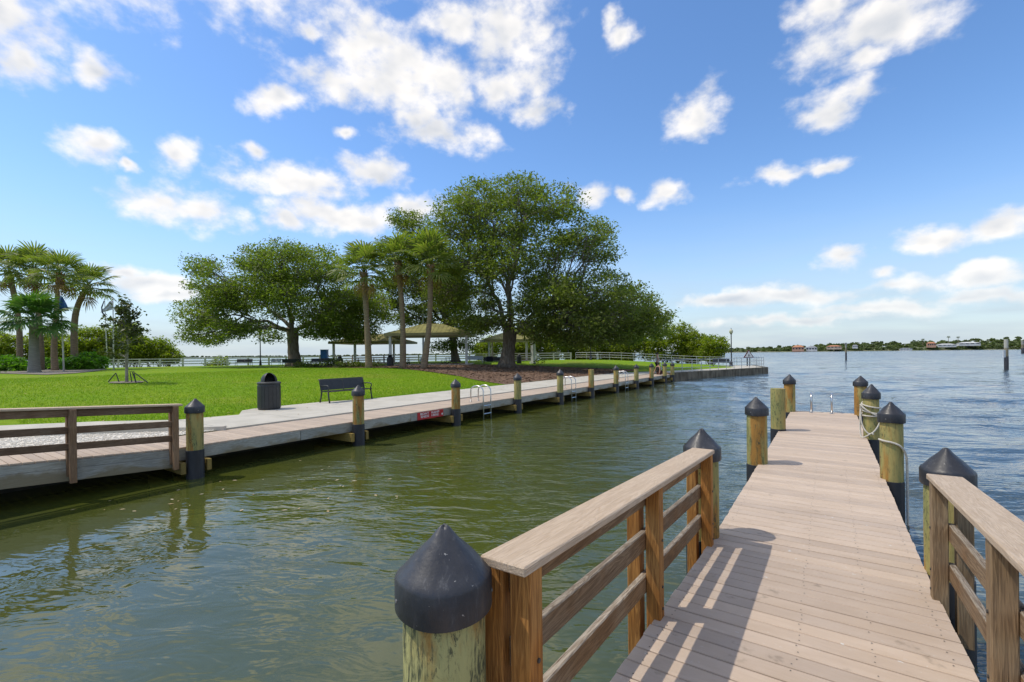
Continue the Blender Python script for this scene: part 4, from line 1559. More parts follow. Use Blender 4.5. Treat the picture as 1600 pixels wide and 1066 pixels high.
def railing(root, xe, dr, posts, ya, yb, zf, slope, mats, post_down=.0, cap_end=(0, 0)):
    """cap board, sandwiched rails and paired posts on a deck edge xe; dr = outward direction"""
    def X(a, b):
        p, q = xe + dr * a, xe + dr * b
        return min(p, q), max(p, q)
    for y in posts:
        z = zf(y)
        for (a, b, nm, dn) in ((-.03, .06, 'inner_post', .30), (.103, .19, 'outer_post', .30 + post_down)):
            x0, x1 = X(a, b)
            m = MB()
            dy = 0.0 if nm == 'inner_post' else .012
            m.cbox((x0, y - .045 + dy, z - dn), (x1, y + .045 + dy, z + .842), .005)
            p = m.build(nm, mats['post'], root)
            if nm == 'inner_post':
                for zb in (.06, .20, .50):
                    m = MB()
                    xc = x0 if dr > 0 else x1
                    m.tube([(xc + dr * .002, y + .008, z + zb), (xc - dr * .006, y + .008, z + zb)], .009, 8)
                    m.build('bolt', MT['screw'], p)
    x0, x1 = X(.0615, .1015)
    bays = sorted(set([ya] + list(posts) + [yb]))
    for (h0, h1) in ((.715, .842), (.43, .55), (.15, .27)):
        for a, b in zip(bays[:-1], bays[1:]):
            if b - a < .25:
                continue
            a2 = a - .03 if a in posts else a
            b2 = b + .03 if b in posts else b
            if a in posts:
                a2 = a + .004
            if b in posts:
                b2 = b - .004
            if b == bays[-1]:
                b2 = b + .02
            m = MB()
            ym = (a2 + b2) / 2
            m.cbox((x0, a2, zf(ym) + h0), (x1, b2, zf(ym) + h1), .006, -slope)
            m.build('rail', mats['rail'], root)
    x0, x1 = X(-.045, .155)
    a, b = ya - cap_end[0], yb + cap_end[1]
    m = MB()
    ym = (a + b) / 2
    m.cbox((x0, a, zf(ym) + .845), (x1, b, zf(ym) + .883), .006, -slope)
    m.build('cap_rail', mats['cap'], root)


near_m = dict(post=MT['post'], rail=MT['rail'], cap=MT['caprail'])
right_m = dict(post=MT['postgrey'], rail=MT['rail'], cap=MT['caprail'])
far_m = dict(post=MT['darkpost'], rail=MT['darkrail'], cap=MT['caprail'])
rl = thing('railing', (-.95, 3, 0), 'wooden railing with orange posts on the near dock, left side', 'railing', 'railings')
railing(rl, -.93, -1, [1.47, 3.02, 4.6], 1.44, 4.6, lambda y: (YB - y) * SL, SL, near_m, 0, (.07, .05))
rr = thing('railing', (.65, 2.5, 0), 'wooden railing on the right side of the near dock, cut off by the picture edge', 'railing', 'railings')
railing(rr, .63, 1, [-.2, 1.42, 3.0, 4.47], -.25, 4.47, lambda y: (YB - y) * SL, SL, right_m, 0, (0, .05))
rf = thing('railing', (-10.7, 2, 0), 'dark brown wooden railing on the ramp of the far dock', 'railing', 'railings')
railing(rf, -10.74, 1, [-.9, .7, 2.33, 3.83], -1.1, 3.83, lambda y: (YB2 - y) * SL2, SL2, far_m, .10, (0, .14))


# -- pilings
def piling(x, y, top, label, group, capd=True, sleeve=-.02, r=.15, seed=0, mat='piling'):
    root = thing('piling', (x, y, WATER - 1.0), label, 'piling', group)
    rs = random.Random(seed)
    zc = top - .17 - .12 if capd else top
    m = MB()
    m.lathe([(r * .985, WATER - 1.0), (r * .99, sleeve), (r, (sleeve + zc) / 2), (r * .985, zc + (.06 if capd else -.015)), (r * .96, zc + (.07 if capd else 0))], (x, y, 0), 28, rs.uniform(0, 6))
    m.build('timber', MT[mat], root, smooth=True)
    m = MB()
    m.lathe([(r + .008, WATER - 1.0), (r + .008, sleeve - .004), (r + .002, sleeve)], (x, y, 0), 28)
    m.build('sleeve', MT['sleeve'], root, smooth=True)
    if capd:
        R = r + .024
        zs = rs.uniform(.92, 1.05)
        m = MB()
        m.lathe([(r + .008, zc), (R - .002, zc), (R, zc + .006), (R, zc + .112), (R - .006, zc + .126), (R - .022, zc + .140), (R * .60, zc + .14 + .055 * zs), (R * .28, zc + .14 + .108 * zs), (.022, zc + .14 + .141 * zs), (.012, zc + .14 + .148 * zs), (.002, zc + .14 + .150 * zs)], (x, y, 0), 40)
        for vi, v in enumerate(m.v):              # sagged, slightly lopsided plastic
            q = math.atan2(v[1] - y, v[0] - x)
            k = 1 + .012 * math.sin(2 * q + seed) + .008 * math.sin(5 * q + seed * 2)
            hh = max(0, v[2] - zc - .12)
            m.v[vi] = (x + (v[0] - x) * k + hh * .06 * math.sin(seed * 1.7), y + (v[1] - y) * k + hh * .06 * math.cos(seed * 2.3), v[2] + .004 * math.sin(3 * q + seed))
        c = m.build('cap', MT['cap'], root, smooth=True)
        m = MB()
        for q in (.35, 2.3, 4.2):
            q += rs.uniform(-.4, .4)
            d = Vector((math.cos(q), math.sin(q), 0))
            p = Vector((x, y, zc + .055)) + d * (R - .002)
            m.tube([p, p + d * .004], .007, 7)
        tag(m.build('cap_nails', MT['nail'], c), kind='stuff')
    return root


GN = 'pilings of the near dock'
GF = 'pilings of the far dock'
piling(-1.165, 1.26, 1.18, 'nearest piling with big black cone cap and mossy cracked timber', GN, seed=1, mat='mossy')
piling(-1.04, 4.86, 1.035, 'black-capped piling at the far end of the left near railing', GN, seed=2)
piling(-.965, 8.45, 1.06, 'capped olive piling on the left dock edge nearer than the flat-topped one', GN, seed=3)
piling(-.955, 12.15, .95, 'flat-topped piling without a cap on the near dock', GN, False, .04, seed=4)
piling(-.965, 16.15, 1.10, 'capped piling at the left outer corner of the near dock', GN, seed=5)
piling(.785, 5.06, 1.0, 'broad black-capped piling behind the right railing', GN, seed=6)
piling(.72, 8.35, 1.08, 'orange-stained capped piling with one rope hanging down it', GN, seed=7, r=.132)
piling(.72, 12.05, 1.09, 'capped piling wound with loops of white rope', GN, seed=8, r=.135)
piling(.735, 16.15, 1.09, 'capped piling at the right outer corner of the near dock', GN, seed=9)
fl = ['capped orange-stained piling at the end of the far railing', 'capped grey-green piling in front of the black bench', 'capped yellow piling at the right end of the red sign',
      'capped piling just right of the nearest far-dock ladder', 'capped yellow-brown piling just left of the middle ladder', 'flat-topped piling of the far dock, right of the middle ladder',
      'capped piling just left of the farthest ladder', 'capped piling just right of the farthest ladder', 'capped piling that hides part of the seated person', 'capped piling just right of the standing person',
      'last piling, where the far dock meets the concrete seawall']
for i, (y, tp) in enumerate(zip([4.17, 8.12, 12.12, 15.96, 19.63, 23.15, 26.7, 30.27, 33.5, 36.8, 38.95], [.98, 1.01, .97, 1.01, 1.05, .93, 1.05, 1.04, 1.03, 1.03, .99])):
    piling(-10.57, y, tp, fl[i], GF, i != 5, -.05, .15, 30 + i)
    for dy in (-.27, .19):
        m = MB()
        m.cbox((-12.2, y + dy, -.50), (-10.50, y + dy + .085, -.275), .005)
        m.build('cross_beam', MT['beam'], fd)


# -- ladders
def hoop_ladder(y, label):
    root = thing('ladder', (-10.7, y, 0), label, 'ladder', 'hoop ladders of the far dock')
    x1, x0 = -10.62, -11.22
    for yy in (y - .23, y + .23):
        m = MB()
        pts = [(x1, yy, -1.35), (x1, yy, .42)]
        for k in range(1, 9):
            q = math.pi * k / 8
            c = (x1 + x0) / 2
            pts.append((c + (x1 - c) * math.cos(q), yy, .42 + .20 * math.sin(q)))
        pts.append((x0, yy, .01))
        m.tube(pts, .024, 8)
        m.build('side_rail', MT['steel'], root, smooth='all')
        m = MB()
        m.lathe([(.06, .003), (.06, .012), (.03, .014)], (x0, yy, 0), 12)
        m.build('foot_flange', MT['steel'], root)
    for z in (-.12, -.42, -.72, -1.02):
        m = MB()
        m.tube([(x1, y - .23, z), (x1, y + .23, z)], .024, 8)
        m.build('rung', MT['steel'], root)


hoop_ladder(13.95, 'nearest steel hoop ladder on the far dock, right of the red sign')
hoop_ladder(21.15, 'middle steel hoop ladder on the far dock')
hoop_ladder(28.6, 'farthest steel hoop ladder on the far dock')
el = thing('ladder', (-.17, 16.4, 0), 'steel swim ladder at the outer end of the near dock', 'ladder')
for x in (-.42, .07):
    m = MB()
    pts = [(x, 16.05, .0), (x, 16.05, .36)]
    for k in range(1, 9):
        q = math.pi * k / 8
        pts.append((x, 16.245 - .195 * math.cos(q), .36 + .20 * math.sin(q)))
    pts.append((x, 16.44, -1.3))
    m.tube(pts, .024, 8)
    m.build('side_rail', MT['steel'], el, smooth='all')
    m = MB()
    m.lathe([(.06, .002), (.06, .012), (.03, .014)], (x, 16.05, 0), 12)
    m.build('foot_flange', MT['steel'], el)
for z in (-.25, -.55, -.85):
    m = MB()
    m.tube([(-.42, 16.44, z), (.07, 16.44, z)], .022, 8)
    m.build('rung', MT['steel'], el)


# -- ropes
def rope(pts, r=.015, name='rope', label=''):
    P = [Vector(p) for p in pts]
    out = []
    for i in range(len(P) - 1):
        for q in np.linspace(0, 1, 6, endpoint=False):
            p0, p1, p2, p3 = P[max(i - 1, 0)], P[i], P[i + 1], P[min(i + 2, len(P) - 1)]
            out.append(.5 * ((2 * p1) + (p2 - p0) * q + (2 * p0 - 5 * p1 + 4 * p2 - p3) * q * q + (3 * p1 - p0 - 3 * p2 + p3) * q ** 3))
    out.append(P[-1])
    m = MB()
    m.tube(out, r, 6)
    return m


def around(cx, cy, r, a0, a1, z0, z1, n=10):
    return [(cx + r * math.cos(a0 + (a1 - a0) * k / n), cy + r * math.sin(a0 + (a1 - a0) * k / n), z0 + (z1 - z0) * k / n - .05 * math.sin(math.pi * k / n)) for k in range(n + 1)]


rp = thing('rope', (.72, 12.05, .3), 'white rope wound round the capped piling and looping down it', 'rope')
pp = []
pp += around(.72, 12.05, .154, 2.6, 2.6 + 2 * math.pi, .72, .62, 14)
pp += around(.72, 12.05, .158, 2.7, 2.7 + 2 * math.pi, .60, .50, 14)
pp += around(.72, 12.05, .162, 2.8, 2.8 + 2 * math.pi, .47, .56, 14)
rope(pp).build('rope_coil', MT['rope'], rp, smooth='all')
rope([(0.558, 12.005, 0.700), (0.544, 11.969, 0.500), (0.558, 11.942, 0.300), (0.612, 11.897, 0.160), (0.684, 11.881, 0.100), (0.765, 11.883, 0.170), (0.846, 11.924, 0.330), (0.877, 11.987, 0.500)]).build('rope_loop', MT['rope'], rp, smooth='all')
rope([(0.544, 11.978, 0.660), (0.531, 12.005, 0.400), (0.535, 11.960, 0.100), (0.558, 11.915, 0.012), (0.630, 11.879, 0.050), (0.720, 11.877, 0.120), (0.738, 11.870, 0.090)]).build('rope_end', MT['rope'], rp, smooth='all')
rope([(0.558, 12.005, 0.630), (0.540, 11.942, 0.680), (0.612, 11.879, 0.600), (0.720, 11.875, 0.520), (0.828, 11.915, 0.470), (0.886, 12.005, 0.500)]).build('rope_loop', MT['rope'], rp, smooth='all')
m = rope([(0.580, 8.315, 0.545), (0.632, 8.219, 0.540), (0.720, 8.203, 0.525), (0.807, 8.219, 0.480), (0.867, 8.280, 0.360), (0.882, 8.315, 0.150), (0.882, 8.315, -0.300), (0.882, 8.315, -0.750)], .014)
tag(m.build('rope', MT['rope'], smooth='all'), 'white rope hanging down the orange-stained piling to the water', 'rope')

# -- red sign on the far dock edge
sg = thing('sign', (-10.72, 11.05, -.26), 'red sign with white letters fixed to the far dock edge board', 'sign')
m = MB()
m.cbox((-10.742, 10.47, -.262), (-10.728, 11.66, -.028), .003)
m.build('panel', MT['red'], sg)


def text_mesh(body, size, loc, rot, mat, parent, name, align='CENTER', spacing=1.0, sx=1.0):
    cu = bpy.data.curves.new(name, 'FONT')
    cu.body = body
    cu.size = size
    cu.align_x = align
    cu.extrude = .001
    cu.space_character = spacing
    cu.offset = size * .018
    o = bpy.data.objects.new(name, cu)
    COL.objects.link(o)
    bpy.context.view_layer.update()
    dg = bpy.context.evaluated_depsgraph_get()
    me = bpy.data.meshes.new_from_object(o.evaluated_get(dg))
    bpy.data.objects.remove(o)
    me.transform(Matrix.Diagonal((sx, 1, 1, 1)))
    me.materials.clear()
    me.materials.append(mat)
    return link(name, me, parent, loc, rot)


RT = (math.pi / 2, 0, math.pi / 2)
for word, yy, zz, k in (('BOAT', 10.78, -.115, 1.5), ('RAMP', 11.27, -.115, 1.5), ('ENDS', 10.79, -.205, 1.5), ('HERE', 11.26, -.205, 1.5)):
    text_mesh(word, .098, (-10.7262, yy, zz), RT, MT['sign_white'], sg, 'lettering', sx=k)
m = MB()
m.tube([(-10.7275, 11.60, -.175), (-10.725, 11.60, -.175)], .035, 14)
m.build('round_mark', MT['sign_white'], sg)


# ------------------------------------------------------------------ park furniture
def bench(loc, rz, label, L=1.85, solid=True, mat=None, group='black park benches'):
    """metal bench: seat and back of perforated strap panels, cast legs and hooped arms; it faces local -y"""
    mat = mat or MT['black_metal']
    root = thing('park_bench', loc, label, 'bench', group)
    root.rotation_euler = (0, 0, rz)
    o = Vector(loc)

    def B(mb, name, smooth=False):
        # local coordinates: parent at loc
        me = mb.mesh(name, mat, smooth)
        ob = bpy.data.objects.new(name, me)
        COL.objects.link(ob)
        ob.parent = root
        WL[ob.name] = o
        return ob
    h = L / 2
    for half in (-1, 1):
        x0, x1 = (-h, -.012) if half < 0 else (.012, h)
        m = MB()
        prof = [(-.24, .425), (-.2, .44), (0, .425), (.16, .425), (.2, .44)]
        for (ya, za), (yb, zb) in zip(prof[:-1], prof[1:]):
            m.add([(x0, ya, za), (x1, ya, za), (x1, yb, zb), (x0, yb, zb), (x0, ya, za - .02), (x1, ya, za - .02), (x1, yb, zb - .02), (x0, yb, zb - .02)],
                  [(0, 1, 2, 3), (7, 6, 5, 4), (0, 4, 5, 1), (2, 6, 7, 3), (1, 5, 6, 2), (3, 7, 4, 0)])
        B(m, 'seat_panel')
        m = MB()
        prof = [(.205, .46), (.24, .60), (.28, .76), (.30, .84), (.335, .865)]
        for (ya, za), (yb, zb) in zip(prof[:-1], prof[1:]):
            m.add([(x0, ya, za), (x1, ya, za), (x1, yb, zb), (x0, yb, zb), (x0, ya + .022, za), (x1, ya + .022, za), (x1, yb + .022, zb), (x0, yb + .022, zb)],
                  [(0, 3, 2, 1), (4, 5, 6, 7), (0, 1, 5, 4), (2, 3, 7, 6), (1, 2, 6, 5), (3, 0, 4, 7)])
        B(m, 'backrest')
    m = MB()
    m.tube([(-h, -.245, .425), (h, -.245, .425)], .02, 8)
    m.tube([(-h, .34, .865), (h, .34, .865)], .02, 8)
    B(m, 'edge_bar', 'all')
    for sx in (-1, 1):
        x = sx * (h - .03)
        m = MB()
        m.tube([(x, -.28, 0), (x, -.235, .18), (x, -.2, .40)], [.03, .026, .032], 8)
        B(m, 'leg', 'all')
        m = MB()
        m.tube([(x, .30, 0), (x, .235, .18), (x, .19, .40), (x, .25, .62), (x, .33, .87)], [.03, .026, .03, .026, .022], 8)
        B(m, 'leg', 'all')
        m = MB()
        m.tube([(x, .255, .63), (x, .05, .645), (x, -.16, .645), (x, -.245, .61), (x, -.25, .54), (x, -.2, .48), (x, -.2, .41)], .022, 8)
        B(m, 'armrest', 'all')
    m = MB()
    m.tube([(0, -.22, .405), (0, .2, .405), (0, .3, .8)], .018, 6)
    B(m, 'centre_brace', 'all')
    return root


bench((-15.72, 11.55, .035), math.pi / 2 + .02, 'black metal bench on the concrete path before the lawn', 2.05)
Z = lambda p: (p.x, p.y, hz(p.x, p.y))
yawf = TH
bench(Z(at(381, 570, 62)), yawf + .1, 'small dark bench by the fence, left of the slim lamp post', 2.0)
bench(Z(at(457, 570, 53)), yawf + math.pi - .15, 'dark bench against the left oak trunk', 2.2)
bench(Z(at(503, 570, 56)), yawf + .12, 'slatted dark bench in front of the blue box', 2.6)
bench(Z(at(430, 570, 62)), yawf, 'pale low bench by the fence between lamp post and left oak', 1.3, mat=MT['galv'])
bench(Z(at(742, 566, 55)), yawf - .1, 'grey bench at the right end of the paved shelter floor', 1.9, mat=MT['galv'])
bench(Z(at(770, 567, 51.5)), yawf + .05, 'black bench just left of the big oak trunk', 2.0)
bench((-10.6, 60.3, .04), yawf - .25, 'black bench behind the seawall rail beside the globe lamp', 1.9)


def bin_(loc, label, r=.34, h=.93, rot=0., group='domed litter bins', panel=True):
    root = thing('litter_bin', loc, label, 'litter bin', group)
    x, y, z = loc
    m = MB()
    m.lathe([(r * .96, 0), (r, .03), (r, h - .10), (r * .99, h - .09)], loc, 28)
    m.build('body', MT['black_metal'], root, smooth=True)
    if panel:
        for k in range(18):
            q = 2 * math.pi * k / 18
            c = Vector((x + math.cos(q) * (r + .004), y + math.sin(q) * (r + .004), 0))
            t_ = Vector((-math.sin(q), math.cos(q), 0)) * r * .170
            n_ = Vector((math.cos(q), math.sin(q), 0)) * .006
            m = MB()
            vs = []
            for zz in (z + .06, z + h - .14):
                vs += [(*(c - t_ - n_).xy, zz), (*(c + t_ - n_).xy, zz), (*(c + t_ + n_).xy, zz), (*(c - t_ + n_).xy, zz)]
            m.add(vs, [(0, 3, 2, 1), (4, 5, 6, 7), (0, 1, 5, 4), (1, 2, 6, 5), (2, 3, 7, 6), (3, 0, 4, 7)])
            m.build('stave', MT['black_metal'], root)
    m = MB()
    m.lathe([(r + .01, h - .09), (r + .022, h - .08), (r + .022, h - .035), (r - .02, h - .01), (r - .06, h)], loc, 28)
    m.build('lid_ring', MT['black_metal'], root, smooth=True)
    # hooded dome, open on one side
    m = MB()
    R = r * .74
    n, ns = 14, 7
    for sh in (0, .015):
        b = len(m.v)
        for j in range(ns + 1):
            e = (math.pi / 2) * j / ns
            for k in range(n + 1):
                a = rot + math.radians(40) + math.radians(280) * k / n
                rr_ = (R - sh)
                m.v.append((x + rr_ * math.cos(a) * math.cos(e), y + rr_ * math.sin(a) * math.cos(e), z + h - .005 + .30 * math.sin(e) * (1 - sh)))
        for j in range(ns):
            for k in range(n):
                f = (b + j * (n + 1) + k, b + j * (n + 1) + k + 1, b + (j + 1) * (n + 1) + k + 1, b + (j + 1) * (n + 1) + k)
                m.f.append(f if sh == 0 else f[::-1])
    m.build('dome_hood', MT['black_metal'], root, smooth='all')
    return root


bin_((-15.62, 8.4, .035), 'black domed litter bin on the path by the lawn', .345, .93, -.35)
p = at(609.7, 569.5, 50)
bin_(Z(p), 'black domed bin at the left post of the middle shelter', .34, .95, -1.2)
p = at(531, 566, 55)
bin_(Z(p), 'round-topped dark bin at the corner of the left shelter', .36, .85, 2.)
p = at(811, 566, 56)
bin_(Z(p), 'small dark bin right of the big oak trunk', .3, .8, 1., panel=False)


def lamp(loc, h, label, globe=True):
    root = thing('street_lamp', loc, label, 'lamp post', 'park lamp posts')
    m = MB()
    m.lathe([(.20, 0), (.20, .08), (.15, .14), (.13, .55), (.09, .62), (.07, .75), (.055, h - .5), (.075, h - .48), (.05, h - .42), (.05, h - .3)], loc, 12)
    m.build('post', MT['black_metal'], root, smooth=True)
    m = MB()
    m.lathe([(.10, h - .30), (.13, h - .26), (.11, h - .22)], loc, 12)
    m.build('collar', MT['black_metal'], root, smooth=True)
    m = MB()
    m.lathe([(.10, h - .22), (.20, h - .08), (.225, h + .06), (.19, h + .2), (.10, h + .30), (.04, h + .33)], loc, 14)
    g = m.build('globe', MT['glass_globe'], root, smooth='all')
    m = MB()
    m.lathe([(.05, h + .33), (.04, h + .38), (.015, h + .46), (.004, h + .5)], loc, 8)
    m.build('finial', MT['black_metal'], root, smooth='all')


lamp((-9.7, 61.6, .03), 4.15, 'lamp post with pale globe at the tip of the point')
lamp(Z(at(407, 572, 62)), 4.2, 'slim dark lamp post beneath the left oak')
lamp(Z(at(923, 563, 66)), 4.0, 'dark lamp post among the mangroves right of the big oak')

# grey pole behind the right palm, pale pillar under the big oak
p = at(661.6, 565, 60)
m = MB()
m.lathe([(.16, 0), (.16, .5), (.13, .55), (.11, 8.0)], Z(p), 10)
tag(m.build('light_pole', MT['galv'], smooth=True), 'tall plain grey pole behind the right tall palm', 'pole')
p = at(832.5, 566, 56)
m = MB()
x, y, z = Z(p)
m.box((x - .17, y - .17, z), (x + .17, y + .17, z + 2.5))
m.box((x - .28, y - .28, z), (x + .28, y + .28, z + .22))
tag(m.build('pillar', MT['white_paint']), 'pale square pillar below the low oak boughs', 'pillar')


# ------------------------------------------------------------------ shelters
def shelter(c, ang, w, d, eave, apex, label, cols, slab_on=True):
    cx_, cy_, cz_ = c
    root = thing('picnic_shelter', c, label, 'shelter', 'picnic shelters')
    root.rotation_euler = (0, 0, ang)

    def B(mb, name, mat, par=None, smooth=False):
        me = mb.mesh(name, mat, smooth)
        ob = bpy.data.objects.new(name, me)
        COL.objects.link(ob)
        ob.parent = par or root
        return ob
    w2, d2 = w / 2, d / 2
    rg = max(.3, w2 - d2)
    E = [(-w2, -d2), (w2, -d2), (w2, d2), (-w2, d2)]
    A, Bp = (-rg, 0, apex), (rg, 0, apex)
    e = [(x, y, eave + .22) for x, y in E]
    # four roof planes, each a slab with raised seams
    planes = [((e[0], e[1], Bp, A)), ((e[1], e[2], Bp)), ((e[2], e[3], A, Bp)), ((e[3], e[0], A))]
    for pl in planes:
        m = MB()
        vs = [Vector(q) for q in pl]
        lo = [v - Vector((0, 0, .06)) for v in vs]
        n = len(vs)
        m.add(vs + lo, [tuple(range(n)), tuple(reversed(range(n, 2 * n)))] + [(i, n + i, n + (i + 1) % n, (i + 1) % n) for i in range(n)])
        # seams run from the eave up
        a, b = vs[0], vs[1]
        nn = (vs[1] - vs[0]).cross(vs[2] - vs[0]).normalized()
        k = int((b - a).length / .45)
        top = vs[2:]
        for i in range(1, k):
            s = a.lerp(b, i / k)
            up = nn.cross((b - a).normalized()).normalized()
            # where the seam meets hip or ridge
            if n == 3:
                t = min(i / k, 1 - i / k) * 2
                en = s + up * (((top[0] - a).dot(up)) * t)
            else:
                L = (b - a).length
                r1 = (vs[3] - a).dot((b - a).normalized())
                q = i / k * L
                t = min(1., q / max(r1, .01), (L - q) / max(r1, .01))
                en = s + up * ((vs[3] - a).dot(up) * t)
            if (en - s).length < .1:
                continue
            m.tube([s + nn * .012, en + nn * .012], .016, 4, caps=False)
        B(m, 'roof_plane', MT['roof'])
    m = MB()
    for i in range(4):
        a, b = Vector((*E[i], 0)), Vector((*E[(i + 1) % 4], 0))
        dd = (b - a).normalized()
        nn = Vector((dd.y, -dd.x, 0))
        ps = [a + nn * .03 - dd * .03, b + nn * .03 + dd * .03, b - nn * .02, a - nn * .02]
        m.add([(q.x, q.y, eave + .235) for q in ps] + [(q.x, q.y, eave - .06) for q in ps], [(0, 1, 2, 3), (7, 6, 5, 4), (0, 4, 5, 1), (1, 5, 6, 2), (2, 6, 7, 3), (3, 7, 4, 0)])
    B(m, 'eave_board', MT['roof_edge'])
    m = MB()
    m.box((-w2 + .05, -d2 + .05, eave - .03), (w2 - .05, d2 - .05, eave))
    B(m, 'ceiling', MT['fence'])
    for x, y in cols:
        m = MB()
        m.box((x - .13, y - .13, 0), (x + .13, y + .13, eave - .032))
        B(m, 'column', MT['white_paint'])
    if slab_on:
        m = MB()
        m.box((-w2 + .1, -d2 + .1, -.3), (w2 - .1, d2 - .1, .05))
        s = B(m, 'floor_slab', MT['concrete'])
        m = MB()
        m.box((-w2 + .5, -d2 + .5, .045), (w2 - .5, d2 - .5, .056))
        B(m, 'paving', MT['paver'], s)
    return root


p = at(677, 566, 54.5)
shelter(Z(p), yawf, 9.4, 7.4, 3.3, 4.75, 'middle picnic shelter with olive hipped roof and white posts', [(-4.2, -3.1), (4.2, -3.1), (-4.0, 3.0), (3.6, 3.0)])
p = at(586, 560, 66)
shelter(Z(p), yawf - .1, 10.0, 7.4, 2.75, 4.1, 'left picnic shelter with olive roof, behind the left tall palm', [(-4.6, -3.), (-1.5, -3.2), (1.6, 3.2), (4.7, -2.6)])
p = at(795, 560, 67)
shelter(Z(p), yawf + .2, 7.6, 6.0, 2.75, 4.0, 'right picnic shelter partly hidden by the big oak trunk', [(-3.2, -2.4), (-2.0, 2.4), (3.2, -2.4), (3.2, 2.4)])


def picnic_table(loc, rz, label):
    root = thing('picnic_table', loc, label, 'picnic table', 'picnic tables')
    root.rotation_euler = (0, 0, rz)

    def B(mb, name, smooth=False):
        me = mb.mesh(name, MT['black_metal'], smooth)
        ob = bpy.data.objects.new(name, me)
        COL.objects.link(ob)
        ob.parent = root
    m = MB()
    m.box((-.95, -.38, .73), (.95, .38, .765))
    B(m, 'table_top')
    for s in (-1, 1):
        m = MB()
        m.box((-.95, s * .78 - .13, .43), (.95, s * .78 + .13, .46))
        B(m, 'seat')
        m = MB()
        x = s * .7
        m.tube([(x, -.35, .72), (x, -.30, .3), (x, -.55, .04), (x, -.85, .08), (x, -.92, .25), (x, -.8, .42)], .03, 6)
        m.tube([(x, .35, .72), (x, .30, .3), (x, .55, .04), (x, .85, .08), (x, .92, .25), (x, .8, .42)], .03, 6)
        m.tube([(x, -.31, .4), (x, .31, .4)], .028, 6)
        B(m, 'leg_frame', 'all')
    return root


def onfloor(px, D):
    q = at(px, 566, D)
    z = hz(at(677, 566, 54.5).x, at(677, 566, 54.5).y) + .056
    return (q.x, q.y, z)


picnic_table(onfloor(648, 52.8), yawf + .05, 'picnic table under the middle shelter, between two palm trunks')
picnic_table(onfloor(704, 53.2), yawf + 1.45, 'picnic table with curved legs, end on, right under the middle shelter')
p66 = at(586, 560, 66)
for px, D, lb in ((568, 65, 'picnic table under the left shelter, left of the palm'), (592, 66.5, 'picnic table under the left shelter, by the domed bin')):
    q = at(px, 560, D)
    picnic_table((q.x, q.y, hz(p66.x, p66.y) + .056), yawf + .2, lb)

# blue box on legs
p = at(507, 560, 64)
x, y, z = Z(p)
bb = thing('notice_box', (x, y, z), 'bright blue box standing behind the slatted bench', 'box')
R = Matrix.Rotation(yawf, 3, 'Z')
m = MB()
m.box((x - .44, y - .3, z + .75), (x + .44, y + .3, z + 1.95), R, (x, y, z + 1.3))
m.build('cabinet', MT['blue'], bb)
m = MB()
m.box((x - .48, y - .34, z + 1.952), (x + .48, y + .34, z + 2.02), R, (x, y, z + 2))
m.build('lid', MT['blue'], bb)
for sx in (-.36, .36):
    m = MB()
    m.box((x + sx - .04, y - .04, z), (x + sx + .04, y + .04, z + .748), R, (x, y, z + .4))
    m.build('leg', MT['black_metal'], bb)

# dark jacket over the bench by the oak
q = at(765, 562, 51.0)
x, y, z = Z(q)
m = MB()
m.cbox((x - .35, y - .05, z + .38), (x + .35, y + .05, z + .98), .04)
for v_i, v in enumerate(m.v):
    m.v[v_i] = tuple(Matrix.Rotation(yawf, 3, 'Z') @ (Vector(v) - Vector((x, y, z))) + Vector((x, y, z)))
tag(m.build('jacket', M('navy_cloth', (.008, .010, .022), None, 5, .9)), 'dark navy cloth hung over the bench left of the big oak', 'jacket')


# ------------------------------------------------------------------ fences
def fence(pts, h, post_w, n_rail, spacing, label, mat, zf, rail_h=.09, group='rail fences', round_=False):
    root = thing('fence', (pts[0][0], pts[0][1], zf(*pts[0])), label, 'fence', group)
    pos = []
    for (a, b) in zip(pts[:-1], pts[1:]):
        a, b = Vector((*a, 0)), Vector((*b, 0))
        n = max(1, round((b - a).length / spacing))
        for i in range(n):
            pos.append(a.lerp(b, i / n))
    pos.append(Vector((*pts[-1], 0)))
    for p_ in pos:
        p_.z = zf(p_.x, p_.y)
    m = MB()
    if round_:
        m.tube([(0, 0, 0), (0, 0, h)], post_w / 2, 8)
    else:
        m.box((-post_w / 2, -post_w / 2, -.3), (post_w / 2, post_w / 2, h))
    pme = m.mesh('post', mat)
    for i, p_ in enumerate(pos):
        d = pos[min(i + 1, len(pos) - 1)] - pos[max(i - 1, 0)]
        o = link('post', pme, root, p_, (0, 0, math.atan2(d.y, d.x)))
    for a, b in zip(pos[:-1], pos[1:]):
        d = b - a
        for k in range(n_rail):
            z = h * (1 - k / n_rail * .95) - rail_h * .5
            m = MB()
            if round_:
                m.tube([a + Vector((0, 0, z)), b + Vector((0, 0, z))], rail_h / 2, 6)
            else:
                nn = Vector((d.y, -d.x, 0)).normalized() * .022
                q0, q1 = a + nn * 3.4, b + nn * 3.4
                vs = []
                for zz in (z - rail_h / 2, z + rail_h / 2):
                    vs += [q0 - nn + Vector((0, 0, zz)), q1 - nn + Vector((0, 0, zz)), q1 + nn + Vector((0, 0, zz)), q0 + nn + Vector((0, 0, zz))]
                m.add(vs, [(0, 3, 2, 1), (4, 5, 6, 7), (0, 1, 5, 4), (1, 2, 6, 5), (2, 3, 7, 6), (3, 0, 4, 7)])
            m.build('rail', mat, root)
    return root


